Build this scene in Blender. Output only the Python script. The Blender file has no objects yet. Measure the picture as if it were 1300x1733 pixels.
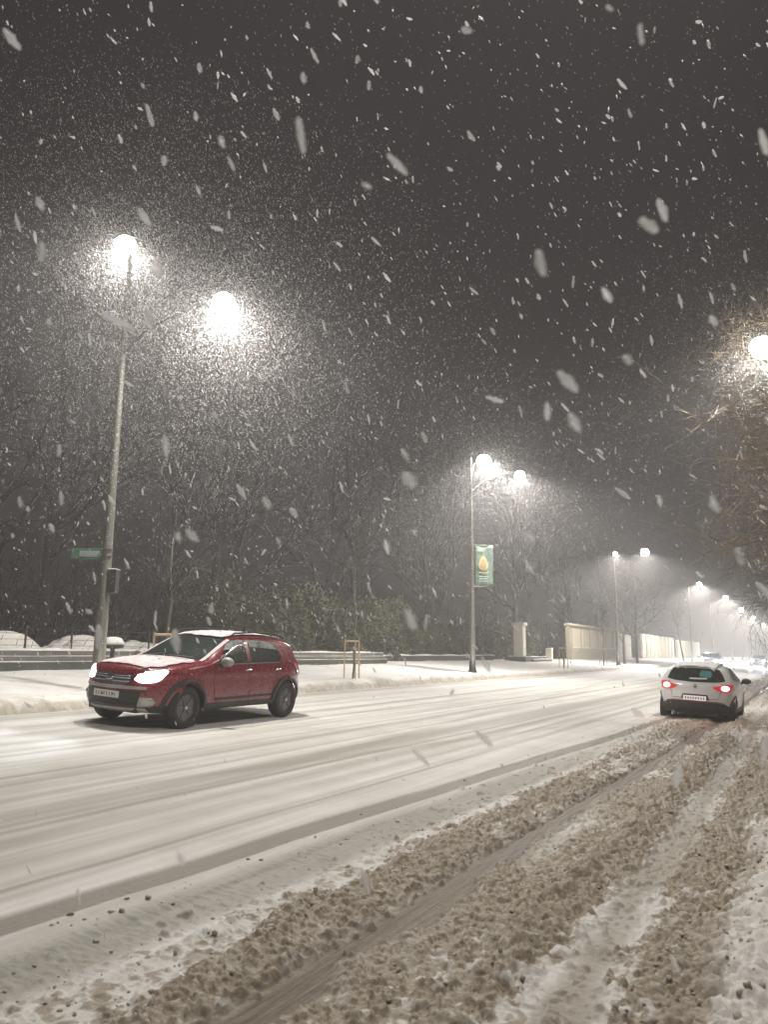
import bpy, bmesh, math, random
import numpy as np
from mathutils import Vector, Matrix
from mathutils.bvhtree import BVHTree
from mathutils.geometry import delaunay_2d_cdt
R = math.radians
S = bpy.context.scene
COL = S.collection
random.seed(7)

# ------------------------------------------------------------------ camera
PITCH, YAW, ROLL, H = R(10.2), R(28.6), R(0.8), 1.55
def cam_basis():
    f = Vector((-math.sin(YAW)*math.cos(PITCH), math.cos(YAW)*math.cos(PITCH), math.sin(PITCH)))
    r = Vector((math.cos(YAW), math.sin(YAW), 0))
    u = r.cross(f)
    c, s = math.cos(ROLL), math.sin(ROLL)
    return c*r + s*u, -s*r + c*u, f
cr, cu, cf = cam_basis()
cd = bpy.data.cameras.new('camera')
cam = bpy.data.objects.new('camera', cd); COL.objects.link(cam)
m = Matrix((cr, cu, -cf)).transposed().to_4x4()
m.translation = Vector((0, 0, H)); cam.matrix_world = m
cd.sensor_fit = 'VERTICAL'; cd.sensor_height = 36; cd.lens = 1300.0/1733*36
cd.clip_start = .05; cd.clip_end = 3000
cd.dof.use_dof = True; cd.dof.focus_distance = 14; cd.dof.aperture_fstop = 4.0
S.camera = cam

# ------------------------------------------------------------------ night sky (city glow on low snow cloud), exposure
W = bpy.data.worlds.new('World'); S.world = W; W.use_nodes = True
bg = W.node_tree.nodes['Background']
bg.inputs[0].default_value = (.050, .040, .044, 1); bg.inputs[1].default_value = .30
S.view_settings.view_transform = 'Standard'; S.view_settings.look = 'None'
S.view_settings.exposure = .16; S.view_settings.gamma = 1
S.cycles.use_denoising = True
S.cycles.max_bounces = 4; S.cycles.diffuse_bounces = 2; S.cycles.glossy_bounces = 2
S.cycles.transmission_bounces = 2; S.cycles.transparent_max_bounces = 8; S.cycles.volume_bounces = 0
S.cycles.sample_clamp_indirect = 4
S.cycles.use_light_tree = True

# ------------------------------------------------------------------ helpers
def tag(o, label=None, cat=None, group=None, kind=None):
    if label: o['label'] = label
    if cat: o['category'] = cat
    if group: o['group'] = group
    if kind: o['kind'] = kind
    return o
def thing(name, label, cat, loc=(0, 0, 0), rz=0, group=None):
    o = bpy.data.objects.new(name, None); COL.objects.link(o)
    o.empty_display_size = .2
    o.location = loc; o.rotation_euler = (0, 0, rz)
    return tag(o, label, cat, group)
def link(name, me, mat=None, parent=None):
    o = bpy.data.objects.new(name, me); COL.objects.link(o)
    if mat is not None: me.materials.append(mat)
    if parent is not None: o.parent = parent
    return o
def mesh_np(name, V, Fc, mat, parent=None, smooth=False, attrs=None):
    V = np.asarray(V, np.float32).reshape(-1, 3); Fc = np.asarray(Fc, np.int32)
    me = bpy.data.meshes.new(name)
    n, k = Fc.shape
    me.vertices.add(len(V)); me.vertices.foreach_set('co', V.ravel())
    me.loops.add(n*k); me.loops.foreach_set('vertex_index', Fc.ravel())
    me.polygons.add(n); me.polygons.foreach_set('loop_start', np.arange(0, n*k, k, dtype=np.int32))
    me.update(calc_edges=True)
    me.polygons.foreach_set('use_smooth', np.full(n, smooth))
    for a, v in (attrs or {}).items():
        at = me.attributes.new(a, 'FLOAT', 'POINT'); at.data.foreach_set('value', np.asarray(v, np.float32).ravel())
    me.validate()
    return link(name, me, mat, parent)
def mesh_bm(name, bm, mat, parent=None, smooth=False, bevel=0):
    me = bpy.data.meshes.new(name); bm.to_mesh(me); bm.free()
    if smooth:
        for p in me.polygons: p.use_smooth = True
    o = link(name, me, mat, parent)
    if bevel:
        b = o.modifiers.new('bevel', 'BEVEL'); b.width = bevel; b.segments = 2; b.limit_method = 'ANGLE'
    return o
def box(bm, x0, y0, z0, x1, y1, z1, M=None):
    r = bmesh.ops.create_cube(bm, size=1)['verts']
    T = Matrix.Translation(((x0+x1)/2, (y0+y1)/2, (z0+z1)/2)) @ Matrix.Diagonal((x1-x0, y1-y0, z1-z0, 1))
    bmesh.ops.transform(bm, matrix=(M @ T if M else T), verts=r)
def tube(bm, pts, rad, n=8, caps=True):
    pts = [Vector(p) for p in pts]
    if not hasattr(rad, '__len__'): rad = [rad]*len(pts)
    rings = []
    ref = Vector((.3, .2, 1)).normalized()
    for i, p in enumerate(pts):
        d = (pts[min(i+1, len(pts)-1)] - pts[max(i-1, 0)]).normalized()
        a = d.cross(ref if abs(d.dot(ref)) < .95 else Vector((1, 0, 0))).normalized(); b = d.cross(a)
        rings.append([bm.verts.new(p + rad[i]*(a*math.cos(t*2*math.pi/n) + b*math.sin(t*2*math.pi/n))) for t in range(n)])
    for r0, r1 in zip(rings, rings[1:]):
        for k in range(n): bm.faces.new((r0[k], r0[(k+1) % n], r1[(k+1) % n], r1[k]))
    if caps:
        bm.faces.new(rings[0]); bm.faces.new(rings[-1][::-1])
def lathe(bm, prof, n=24, axis='z', M=None):
    rings = []
    for r, z in prof:
        ring = []
        for k in range(n):
            t = 2*math.pi*k/n
            p = Vector((r*math.cos(t), r*math.sin(t), z)) if axis == 'z' else Vector((r*math.cos(t), z, r*math.sin(t)))
            ring.append(bm.verts.new(M @ p if M else p))
        rings.append(ring)
    for r0, r1 in zip(rings, rings[1:]):
        for k in range(n): bm.faces.new((r0[k], r0[(k+1) % n], r1[(k+1) % n], r1[k]))
    if prof[0][0] > 1e-4: bm.faces.new(rings[0][::-1])
    if prof[-1][0] > 1e-4: bm.faces.new(rings[-1])
    bmesh.ops.remove_doubles(bm, verts=bm.verts, dist=1e-5)
    bmesh.ops.recalc_face_normals(bm, faces=bm.faces)

# materials --------------------------------------------------------
class NT:
    def __init__(s, name):
        s.m = bpy.data.materials.new(name); s.m.use_nodes = True
        s.t = s.m.node_tree; s.p = s.t.nodes['Principled BSDF']; s.out = s.t.nodes['Material Output']
    def n(s, ty, **kw):
        nd = s.t.nodes.new(ty)
        for k, v in kw.items():
            if k[0] == '_': nd.inputs[k[1:].replace('_', ' ')].default_value = v
            else: setattr(nd, k, v)
        return nd
    def l(s, a, b): s.t.links.new(a, b)
    def coord(s, scale=(1, 1, 1), kind='Object'):
        c = s.n('ShaderNodeTexCoord'); mp = s.n('ShaderNodeMapping'); mp.inputs['Scale'].default_value = scale
        s.l(c.outputs[kind], mp.inputs[0]); return mp.outputs[0]
    def noise(s, scale, detail=4, rough=.55, co=None):
        nd = s.n('ShaderNodeTexNoise', _Scale=scale, _Detail=detail, _Roughness=rough)
        s.l(co if co is not None else s.coord(), nd.inputs['Vector']); return nd.outputs['Fac']
    def ramp(s, fac, stops):
        r = s.n('ShaderNodeValToRGB'); s.l(fac, r.inputs[0])
        e = r.color_ramp.elements
        while len(e) < len(stops): e.new(.5)
        for el, (p, c) in zip(e, stops):
            el.position = p; el.color = (*c, 1) if hasattr(c, '__len__') else (c, c, c, 1)
        return r.outputs[0]
    def mix(s, fac, a, b, mode='MIX'):
        nd = s.n('ShaderNodeMix', data_type='RGBA', blend_type=mode)
        for i, v in ((0, fac), (6, a), (7, b)):
            if hasattr(v, 'links') or isinstance(v, bpy.types.NodeSocket): s.l(v, nd.inputs[i])
            else: nd.inputs[i].default_value = v if i == 0 else (*v, 1)
        return nd.outputs[2]
    def math(s, op, a, b=None, clamp=False):
        nd = s.n('ShaderNodeMath', operation=op, use_clamp=clamp)
        for i, v in enumerate((a, b)):
            if v is None: continue
            if isinstance(v, bpy.types.NodeSocket): s.l(v, nd.inputs[i])
            else: nd.inputs[i].default_value = v
        return nd.outputs[0]
    def bump(s, h, strength=.4, dist=.02):
        b = s.n('ShaderNodeBump', _Strength=strength, _Distance=dist); s.l(h, b.inputs['Height'])
        s.l(b.outputs[0], s.p.inputs['Normal'])
    def base(s, c):
        if isinstance(c, bpy.types.NodeSocket): s.l(c, s.p.inputs['Base Color'])
        else: s.p.inputs['Base Color'].default_value = (*c, 1)
    def set(s, **kw):
        for k, v in kw.items(): s.p.inputs[k.replace('_', ' ')].default_value = v
        return s
def M_plain(name, col, rough=.5, metal=0., var=.25, scale=6, bump=0, **kw):
    t = NT(name)
    n = t.noise(scale, 5)
    t.base(t.mix(n, tuple(c*(1-var) for c in col), tuple(min(1, c*(1+var)) for c in col)))
    t.set(Roughness=rough, Metallic=metal, **kw)
    if bump: t.bump(t.noise(scale*6, 4), bump, .01)
    return t.m
def M_emit(name, col, strength):
    t = NT(name); t.base((.8, .8, .8)); t.p.inputs['Emission Color'].default_value = (*col, 1)
    t.p.inputs['Emission Strength'].default_value = strength
    # brighter core, dimmer towards the edge of the lens
    t.set(Roughness=.3); return t.m
def M_snow(name, col=(.80, .79, .77), dirt=(.62, .58, .52), scale=2.5, bump=.5):
    t = NT(name); co = t.coord()
    a = t.noise(scale, 6, .6, co)
    t.base(t.mix(t.ramp(a, [(.35, 0.), (.7, 1.)]), dirt, col))
    t.set(Roughness=.75)
    t.bump(t.noise(22, 6, .65, co), bump, .03)
    return t.m
def snow_on_top(t, basecol, lo=.25, hi=.6, amount=1., nscale=3.):
    g = t.n('ShaderNodeNewGeometry'); sx = t.n('ShaderNodeSeparateXYZ'); t.l(g.outputs['Normal'], sx.inputs[0])
    r = t.n('ShaderNodeMapRange', _From_Min=lo, _From_Max=hi); t.l(sx.outputs[2], r.inputs['Value'])
    f = t.math('MULTIPLY', r.outputs[0], t.ramp(t.noise(nscale, 3), [(.35, 0.), (.6, 1.)]))
    f = t.math('MULTIPLY', f, amount)
    return t.mix(f, basecol, (.78, .77, .75))
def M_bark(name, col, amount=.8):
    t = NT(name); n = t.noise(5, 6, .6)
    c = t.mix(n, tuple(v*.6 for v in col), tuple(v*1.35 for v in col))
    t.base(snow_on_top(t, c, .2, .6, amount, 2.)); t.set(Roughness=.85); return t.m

SNOW = M_snow('snow')
SNOWY_GROUND = M_snow('snow_ground', (.80, .785, .76), (.66, .63, .58), .8, .6)
BARK = M_bark('bark', (.026, .021, .018), .03)
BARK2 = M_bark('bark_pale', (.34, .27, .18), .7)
ARMBLACK = M_plain('arm_black', (.018, .018, .018), .9, 0, .2, 5)
BARK3 = M_bark('sapling_bark', (.13, .115, .08), .3)
POLE = M_plain('pole_metal', (.20, .195, .165), .55, .6, .25, 4)
DARKMETAL = M_plain('dark_metal', (.05, .05, .05), .5, .7, .2, 5)
LEDHEAD = M_plain('lamp_housing', (.18, .18, .18), .45, .5, .15, 5)
CONC = M_plain('concrete', (.13, .128, .11), .85, 0, .45, 3, .5)
DCONC = M_plain('mossy_concrete', (.065, .07, .052), .9, 0, .5, 2.5, .5)
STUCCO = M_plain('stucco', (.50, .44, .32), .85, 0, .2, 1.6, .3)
STUCCO2 = M_plain('stucco_dark', (.33, .29, .21), .85, 0, .25, 2, .3)  # darker stucco tone for wall body and plinths
WHITEWALL = M_plain('white_plaster', (.44, .42, .37), .85, 0, .3, 1.2, .3)
PILLAR = M_plain('pillar_stone', (.60, .56, .46), .8, 0, .25, 2.4, .4)
STAKE = M_plain('stake_wood', (.50, .38, .23), .75, 0, .3, 9, .2)
GREEN = M_plain('banner_green', (.13, .19, .15), .7, 0, .15, 3)
SIGNGREEN = M_plain('sign_green', (.05, .13, .07), .5, 0, .2, 4)
GOLD = M_plain('emblem_gold', (.50, .42, .20), .6, 0, .15, 6)
ORANGE = M_plain('emblem_orange', (.45, .30, .16), .6, 0, .15, 6)
PALEPRINT = M_plain('pale_print', (.45, .55, .45), .6, 0, .1, 6)
SIGNWHITE = M_plain('sign_white', (.30, .33, .32), .5, 0, .4, 14)
BLACKP = M_plain('black_plastic', (.022, .022, .023), .55, 0, .5, 12, .2)
TYRE = M_plain('tyre_rubber', (.022, .021, .02), .85, 0, .6, 20, .4)
RIM = M_plain('wheel_metal', (.13, .13, .135), .35, .6, .4, 12)
CHROME = M_plain('chrome', (.55, .55, .56), .22, 1, .1, 5)
SILVERP = M_plain('silver_plastic', (.34, .33, .31), .45, .3, .3, 10)
PLATE = M_plain('number_plate', (.62, .60, .52), .4, 0, .1, 5)
REDLENS = M_plain('red_lens', (.34, .015, .02), .2, 0, .2, 5)
WHITELENS = M_plain('clear_lens', (.45, .43, .36), .2, 0, .2, 5)
LEAF = None

# ------------------------------------------------------------------ ground heights
def fbm(x, y, seed, octv=4, gain=.5):
    out = np.zeros_like(x, dtype=np.float32); a = 1.; tot = 0
    for o in range(octv):
        out += a*vnoise(x*2**o, y*2**o, seed+o*17); tot += a; a *= gain
    return out/tot
def hsh(ix, iy, seed):
    h = (ix.astype(np.int64)*374761393 + iy.astype(np.int64)*668265263 + seed*1274126177) & 0xffffffff
    h = ((h ^ (h >> 13))*1274126177) & 0xffffffff
    h = h ^ (h >> 16)
    return (h & 0xffffff).astype(np.float32)/0xffffff
def vnoise(x, y, seed):
    ix = np.floor(x); iy = np.floor(y); fx = (x-ix).astype(np.float32); fy = (y-iy).astype(np.float32)
    fx = fx*fx*(3-2*fx); fy = fy*fy*(3-2*fy)
    a = hsh(ix, iy, seed); b = hsh(ix+1, iy, seed); c = hsh(ix, iy+1, seed); d = hsh(ix+1, iy+1, seed)
    return (a*(1-fx)+b*fx)*(1-fy) + (c*(1-fx)+d*fx)*fy
def ss(a, b, v): t = np.clip((v-a)/(b-a), 0, 1); return t*t*(3-2*t)
def clods(x, y, cell, seed, dens):
    """lumps of slush: overlapping flattened domes, random size; returns height (units of metres) and a tone per lump"""
    X = x/cell; Y = y/cell; ix = np.floor(X); iy = np.floor(Y)
    best = np.zeros_like(x, dtype=np.float32); tone = np.full_like(best, .5)
    for dx in (-1, 0, 1):
        for dy in (-1, 0, 1):
            cx = ix+dx; cy = iy+dy
            px = cx + hsh(cx, cy, seed); py = cy + hsh(cx, cy, seed+1)
            r = .35 + .55*hsh(cx, cy, seed+2)**1.5
            on = hsh(cx, cy, seed+3) < dens
            e = .65+.7*hsh(cx, cy, seed+5); an = hsh(cx, cy, seed+6)*3.14
            ux = (X-px)*np.cos(an)+(Y-py)*np.sin(an); uy = -(X-px)*np.sin(an)+(Y-py)*np.cos(an)
            d2 = ((ux*e)**2 + (uy/e)**2)/(r*r)
            h = np.where(on, np.clip(1-d2, 0, 1)**.8*r, 0).astype(np.float32)
            t = hsh(cx, cy, seed+4); w = h > best
            best = np.where(w, h, best); tone = np.where(w, t, tone)
    return best*cell, tone
def base_z(x): return .049*np.clip(-x-2, 0, 9.2)
XK = -11.25
def pave_z(x): return float(base_z(np.array(XK))) + .12 + .066*np.clip(XK-x, 0, 5.75)
def gz(x): return float(base_z(np.array(float(x)))) if x > XK else float(pave_z(np.array(float(x))))

def axis_steps(a, b, fn):
    o = [a]
    while o[-1] < b: o.append(o[-1]+fn(o[-1]))
    return np.array(o, np.float32)
def grid_mesh(name, xs, ys, Z, mat, attrs):
    nx, ny = len(xs), len(ys)
    XX, YY = np.meshgrid(xs, ys)
    V = np.stack([XX, YY, Z], -1).reshape(-1, 3)
    i = (np.arange(ny-1)[:, None]*nx + np.arange(nx-1)[None, :]).ravel()
    Fc = np.stack([i, i+1, i+nx+1, i+nx], -1)
    return mesh_np(name, V, Fc, mat, None, True, attrs)

# road: one sheet from kerb to kerb with the slush and wheel tracks pressed into it
def road_fields(X, Y):
    wob = (vnoise(Y*.35, X*0+3, 5)-.5)*.10 + (vnoise(Y*1.7, X*0+7, 6)-.5)*.03
    x = X + wob
    Z = base_z(X).astype(np.float32)
    def band(c, hw, soft): return 1-ss(hw-soft, hw+soft, np.abs(x-c))
    rg = fbm(X*5, Y*2.2, 15, 4)-.5; rg2 = fbm(X*22, Y*14, 16, 3)-.5
    rut1 = band(-2.25+.018*np.minimum(Y, 22)+rg*.14, .125+rg*.14+rg2*.09, .07)
    rut2 = band(-1.05+rg*.10, .12+rg*.12+rg2*.08, .07)
    trA = band(-4.0+.054*np.minimum(Y, 24), .115, .035)
    trB = band(-3.36+.03*np.minimum(Y, 12), .21, .10)*(1-ss(9, 16, Y))
    n1 = fbm(X*1.1, Y*.8, 11, 4); n2 = fbm(X*4, Y*4, 21, 3)
    edge = -3.05 + (n1-.5)*.9 - .004*Y
    # where loose slush lies, 0..1
    D = ss(edge-.35, edge+1.0, x+(n2-.5)*.8)*(.55+.45*ss(-3.1, -2.45, x))
    D = np.where(x > -1.98, .66*(.6+.8*n1), D)
    D = np.maximum(D, band(-1.42, .17, .12)*.98)
    D = np.maximum(D, band(-2.58, .13, .12)*.9)
    D = np.where(x > -.84, .96, D)
    lowp = fbm(X*.9+4, Y*.55, 17, 3); D = D*(.45+.9*ss(.25, .62, lowp))
    D = np.clip(D, 0, 1)
    bank = ss(-.60+(n1-.5)*.5, -.25+(n1-.5)*.5, x)*(1-.5*ss(5, 9, Y))
    D = D*(1-rut1)*(1-rut2*.88)
    D *= (1-.35*ss(14, 30, Y))
    D = np.where(x < -3.6, 0, D)
    sparse = .26*ss(-3.7, -2.9, x)*(1-rut1)*(1-trB*.5)
    D = np.clip(np.maximum(D, sparse), 0, 1)
    amp = .34 + .62*ss(-.9, -.4, x) + .50*band(-1.42, .16, .14) + .30*band(-2.58, .16, .14)
    wx = X + (fbm(X*14, Y*14, 33, 3)-.5)*.075; wy = Y + (fbm(X*14+9, Y*14, 34, 3)-.5)*.075
    a1, t1 = clods(wx, wy, .105, 31, np.clip(D*1.1-.3, 0, 1)*ss(.55, .95, amp)*.8)
    a2, t2 = clods(wx+.03, wy, .052, 41, np.clip(D*1.1-.08, 0, 1)*(.45+.55*ss(.3, .6, n2)))
    a3, t3 = clods(wx, wy+.02, .028, 51, np.clip(D*1.1-.1, 0, .9))
    h1, h2, h3 = a1*.92*amp, a2*.92*(.5+.5*amp), a3*.85
    bil = np.abs(2*vnoise(wx*19, wy*19, 35)-1)*.6 + np.abs(2*vnoise(wx*41+5, wy*41, 36)-1)*.4
    hump = D*D*(.004+.045*np.clip(amp, 0, 1.2)*n1) + D*.026*bil*(.5+.5*amp) + bank*(.05+.08*n1)
    rough = (n2-.5)*.030*D + (fbm(X*34, Y*34, 61, 3)-.5)*.016*(.18+D)*(x > -4.2)
    hc = np.maximum(np.maximum(h1, h2*1.0), 0) + h3*.8
    Z += hump + hc*(1-.3*bank) + rough
    # pressed tracks
    groove = (fbm(X*46, Y*.9, 71, 3)-.5)
    Z += -rut1*.012 + groove*.012*rut1 - rut2*.006 - trA*.014 - trB*.006
    rip = fbm(X*16+Y*3, Y*30, 81, 2)-.5
    Z += rip*.020*(trB*1.0+rut2*.9+trA*.25)*(1-.5*ss(8, 15, Y))
    lane = fbm(X*5.0, Y*.12, 91, 4)-.5
    Z += lane*.012*(1-D)
    # stains
    tone = np.where(h1 > h2, t1, np.where(h2 > h3, t2, t3))
    fb = .62*fbm(wx*15, wy*12, 19, 4) + .38*(.3+.4*tone)
    De = np.maximum(D, ss(-3.75, -2.55, x)*.50*(x < -2.4)*(1-rut1))*(1-.75*bank)
    brown = ss(.74-.56*De, .84-.56*De, fb)*(.72+.55*(tone-.5)+.5*(n2-.5)+.2*D) * (De > .02)
    brown = np.clip(brown, 0, 1)
    brown = np.where(D < .2, np.clip(brown + np.where(h2+h3 > .008, .35*ss(-3.8, -3, x), 0), 0, 1), brown)
    brown *= (1-.25*ss(16, 34, Y))
    dk = trA*.28 + rut1*(.85+.9*(fbm(X*30, Y*.7, 72, 3)-.5)) 
    white_patch = np.exp(-(((X+1.92)/.10)**2 + ((Y-7.0)/1.1)**2))
    brown = brown*(1-.9*white_patch); dk = dk*(1-.5*white_patch)
    brown = np.maximum(brown, rut2*.62*(n1*1.3)); brown = np.maximum(brown, rut1*.85)
    brown = np.maximum(brown, ss(-3.9, -2.7, x)*.34*ss(7, 20, Y)*(x < -1.2))
    grey = rut2*.55 + trA*1.0 + trB*.80*(.8+.4*n1)
    for c, hw, so, a in ((-4.32, .03, .03, .3), (-5.42, .04, .04, .35), (-7.05, .05, .05, .3), (-8.1, .05, .05, .25), (-4.75, .10, .12, .30), (-5.15, .16, .14, .38), (-5.75, .28, .2, .42), (-6.75, .10, .12, .45), (-7.4, .1, .15, .18),
                         (-8.75, .12, .12, .25), (-9.9, .12, .15, .25), (-10.9, .25, .2, .35), (-6.2, .06, .06, .22), (-4.4, .05, .06, .2)):
        grey += band(c + .012*np.minimum(Y, 20)*(c > -6), hw, so)*a*1.75*(.5+.9*fbm(X*3, Y*.15, int(-c*10), 3))
    grey += band(-6.3+.17*(Y-4), .09, .07)*.22*ss(3, 8, Y) + band(-8.9+.10*(Y-6), .08, .07)*.22 + band(-5.2-.09*(Y-4), .09, .08)*.22
    grey += (lane > .10)*.0 + np.clip(lane*1.5, 0, .3)*(x < -3.3)
    return Z, np.clip(brown, 0, 1), np.clip(grey, 0, 1), np.clip(dk, 0, 1), np.clip(bank+(1-D)*.0, 0, 1)
def xstep(v):
    if v < -5: return min(.06, .011+.010*(-5-v))
    if v < .15: return .0095
    return .05
def ystep(v):
    if v < 1.6: return .06
    return max(.0095, .0024*v) if v < 40 else .02*v
xs = axis_steps(XK, 1.2, xstep); ys = axis_steps(-6, 420, lambda v: .25 if v < 1. else ystep(v))
XX, YY = np.meshgrid(xs, ys)
Z, brown, grey, dk, bank = road_fields(XX, YY)
t = NT('slushy_road')
def attr(t, nm): a = t.n('ShaderNodeAttribute', attribute_name=nm); return a.outputs['Fac']
co = t.coord(); costr = t.coord((9, .22, 1)); cofine = t.coord((60, 2.2, 1))
streak = t.noise(1, 5, .6, costr)
fine = t.noise(1, 4, .6, cofine)
nb = t.noise(38, 5, .65, co)
snowc = t.mix(t.ramp(streak, [(.3, 0.), (.68, 1.)]), (.62, .59, .53), (.84, .825, .79))
pch = t.ramp(t.noise(1.3, 6, .65, co), [(.42, 0.), (.66, 1.)])
snowc = t.mix(t.math('MULTIPLY', pch, .38), snowc, (.52, .475, .40))
greyc = t.mix(fine, (.25, .24, .20), (.42, .40, .345))
brownc = t.mix(t.ramp(nb, [(.3, 0.), (.72, 1.)]), (.14, .108, .07), (.54, .455, .345))
darkc = t.mix(t.ramp(fine, [(.3, 0.), (.7, 1.)]), (.05, .038, .026), (.25, .195, .132))
gf = t.math('MULTIPLY', attr(t, 'grey'), t.math('ADD', .7, t.math('MULTIPLY', fine, .6)), True)
c = t.mix(gf, snowc, greyc)
bf = t.ramp(t.math('ADD', attr(t, 'brown'), t.math('MULTIPLY', t.math('SUBTRACT', nb, .5), .7)), [(.12, 0.), (.8, 1.)])
c = t.mix(bf, c, brownc)
c = t.mix(attr(t, 'dark'), c, darkc)
c = t.mix(t.math('MULTIPLY', attr(t, 'bank'), t.ramp(t.noise(9, 5, .6, co), [(.3, .2), (.6, 1.)])), c, (.76, .73, .68))
t.base(c)
rr = t.math('SUBTRACT', .66, t.math('MULTIPLY', t.math('MAXIMUM', attr(t, 'dark'), attr(t, 'brown')), .27)); t.l(rr, t.p.inputs['Roughness'])
t.set(**{'Specular IOR Level': .5})
t.bump(t.math('ADD', t.math('ADD', t.noise(70, 5, .7, co), t.noise(260, 3, .7, co)), t.math('MULTIPLY', fine, .5)), .8, .010)
road = grid_mesh('road', xs, ys, Z, t.m, dict(brown=brown, grey=grey, dark=dk, bank=bank))
tag(road, 'wide road under packed snow with brown slush and wheel ruts', 'road', kind='structure')
ROADMAT = t.m

# loose lumps lying on the slush
def slush_lumps():
    rng = np.random.default_rng(5)
    bm = bmesh.new(); bmesh.ops.create_icosphere(bm, subdivisions=2, radius=1)
    base = np.array([v.co[:] for v in bm.verts], np.float32); fc = np.array([[v.index for v in f.verts] for f in bm.faces], np.int32); bm.free()
    N = 5000
    x = np.where(rng.random(N) < .55, rng.uniform(-.95, .5, N), -1.2-2.5*rng.random(N)**.8)
    y = 2.2 + 16*rng.random(N)**1.6
    z, br, g, d, bk = road_fields(x, y)
    dens = np.where(x > -.85, .85, .35); dens = np.where(np.abs(x+1.42) < .22, .95, dens); dens = np.where(np.abs(x+2.62) < .2, .8, dens)
    dens = np.where(x < -2.8, .30, dens)
    keep = (rng.random(N) < dens) & (np.abs(x+2.2) > .24) & (np.abs(x+1.05) > .2)
    x, y, z = x[keep], y[keep], z[keep]; n = len(x)
    s = .004 + .013*rng.random(n)**2.4*np.where(x > -.9, 1.25, .9)
    V = np.empty((n, len(base), 3), np.float32)
    for i in range(n):
        sc = s[i]*rng.uniform(.7, 1.3, 3); sc[2] *= .8
        dsp = 1 + .28*np.sin(base@rng.normal(0, 2.6, 3)+rng.random()*6) + .16*np.sin(base@rng.normal(0, 5.5, 3)+rng.random()*6)
        a = rng.random()*6.28; c_, s_ = math.cos(a), math.sin(a)
        b = base*dsp[:, None]*sc
        V[i] = np.stack([b[:, 0]*c_-b[:, 1]*s_, b[:, 0]*s_+b[:, 1]*c_, b[:, 2]], -1) + (x[i], y[i], z[i]+s[i]*.25)
    Fc = (fc[None]+np.arange(n)[:, None, None]*len(base)).reshape(-1, 3)
    br = np.repeat(np.clip(.30+.6*rng.random(n) - .5*(x > -.15), 0, 1), len(base))
    zz = np.zeros_like(br)
    o = mesh_np('slush', V, Fc, ROADMAT, None, True, dict(brown=br, grey=zz, dark=zz, bank=zz))
    tag(o, 'loose brown lumps of slush thrown up beside the wheel ruts', 'slush', kind='stuff')
slush_lumps()

# far pavement rising to the wall, park ground behind it
xs = axis_steps(-60, XK, lambda v: .05 if v > -13.5 else (.25 if v > -18 else 1.5)); xs = np.append(xs[xs < XK-.02], XK+.004).astype(np.float32)
ys = axis_steps(-8, 420, lambda v: .4 if v < 5 else max(.06, .006*v) if v < 60 else .03*v)
XX, YY = np.meshgrid(xs, ys)
Z = pave_z(XX)
n1 = fbm(XX*.7, YY*.5, 101, 4)-.5; n2 = fbm(XX*5, YY*4, 111, 4)-.5
kerbd = XK-XX
plough = np.exp(-((kerbd-.45)/.35)**2)*(.07+.16*np.clip(fbm(XX*1.5, YY*.9, 121, 4)-.35, 0, 1))
Z = Z + n1*.10 + n2*.03 + plough + n2*.10*np.exp(-((kerbd-.4)/.4)**2)
Z = np.where(XX < -17.05, 1.0+n1*.12, Z)
drop = ss(.0, .14, kerbd); Z = Z*drop + (base_z(np.array(XK))-.02)*(1-drop)
dirt = np.clip(np.exp(-(kerbd/.22)**2)*.9 + (n2 > .12)*.35*np.exp(-((kerbd-.5)/.5)**2) + np.exp(-((kerbd-2.2)/.12)**2)*.15, 0, 1)
t = NT('snowy_pavement'); co = t.coord()
a = t.noise(.9, 6, .6, co)
c = t.mix(t.ramp(a, [(.35, 0.), (.65, 1.)]), (.68, .655, .61), (.80, .785, .75))
c = t.mix(t.math('MULTIPLY', attr(t, 'dirt'), t.ramp(t.noise(6, 4, .6, co), [(.3, .3), (.6, 1.)])), c, (.36, .31, .23))
t.base(c); t.set(Roughness=.75); t.bump(t.noise(14, 6, .7, co), .5, .04)
o = grid_mesh('pavement', xs, ys, Z, t.m, dict(dirt=dirt)); PAVEMAT = t.m
tag(o, 'snow covered far pavement rising from the kerb to the park', 'pavement', kind='structure')
# near pavement
xs = axis_steps(.75, 14, lambda v: .08 if v < 3 else .6); ys = axis_steps(-8, 420, lambda v: .1 if v < 30 else .03*v)
XX, YY = np.meshgrid(xs, ys)
Z = .13 + .1*fbm(XX*1.5, YY*1.5, 131, 5) + .12*np.exp(-((XX-1.2)/.4)**2); Z = np.where(XX < .8, -.05, Z)
o = grid_mesh('near_pavement', xs, ys, Z, PAVEMAT, dict(dirt=np.clip(.5-.5*(XX-.75), 0, .5)))
tag(o, 'snowy pavement on the near side of the road', 'pavement', kind='structure')
# one wide sheet under everything to the horizon
bm = bmesh.new(); vs = [bm.verts.new(p) for p in ((-900, -400, -.25), (900, -400, -.25), (900, 1500, -.25), (-900, 1500, -.25))]; bm.faces.new(vs)
o = mesh_bm('ground', bm, SNOWY_GROUND); tag(o, 'snow covered ground reaching the horizon', 'ground', kind='structure')
for nm, x0, x1, z0 in (('park_ground', -400, -58.5, .95), ('verge', 13.5, 300, .1)):
    bm = bmesh.new(); box(bm, x0, -60, z0-.3, x1, 900, z0); o = mesh_bm(nm, bm, SNOWY_GROUND); tag(o, 'flat snowy ground beyond the trees', 'ground', kind='structure')

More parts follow.
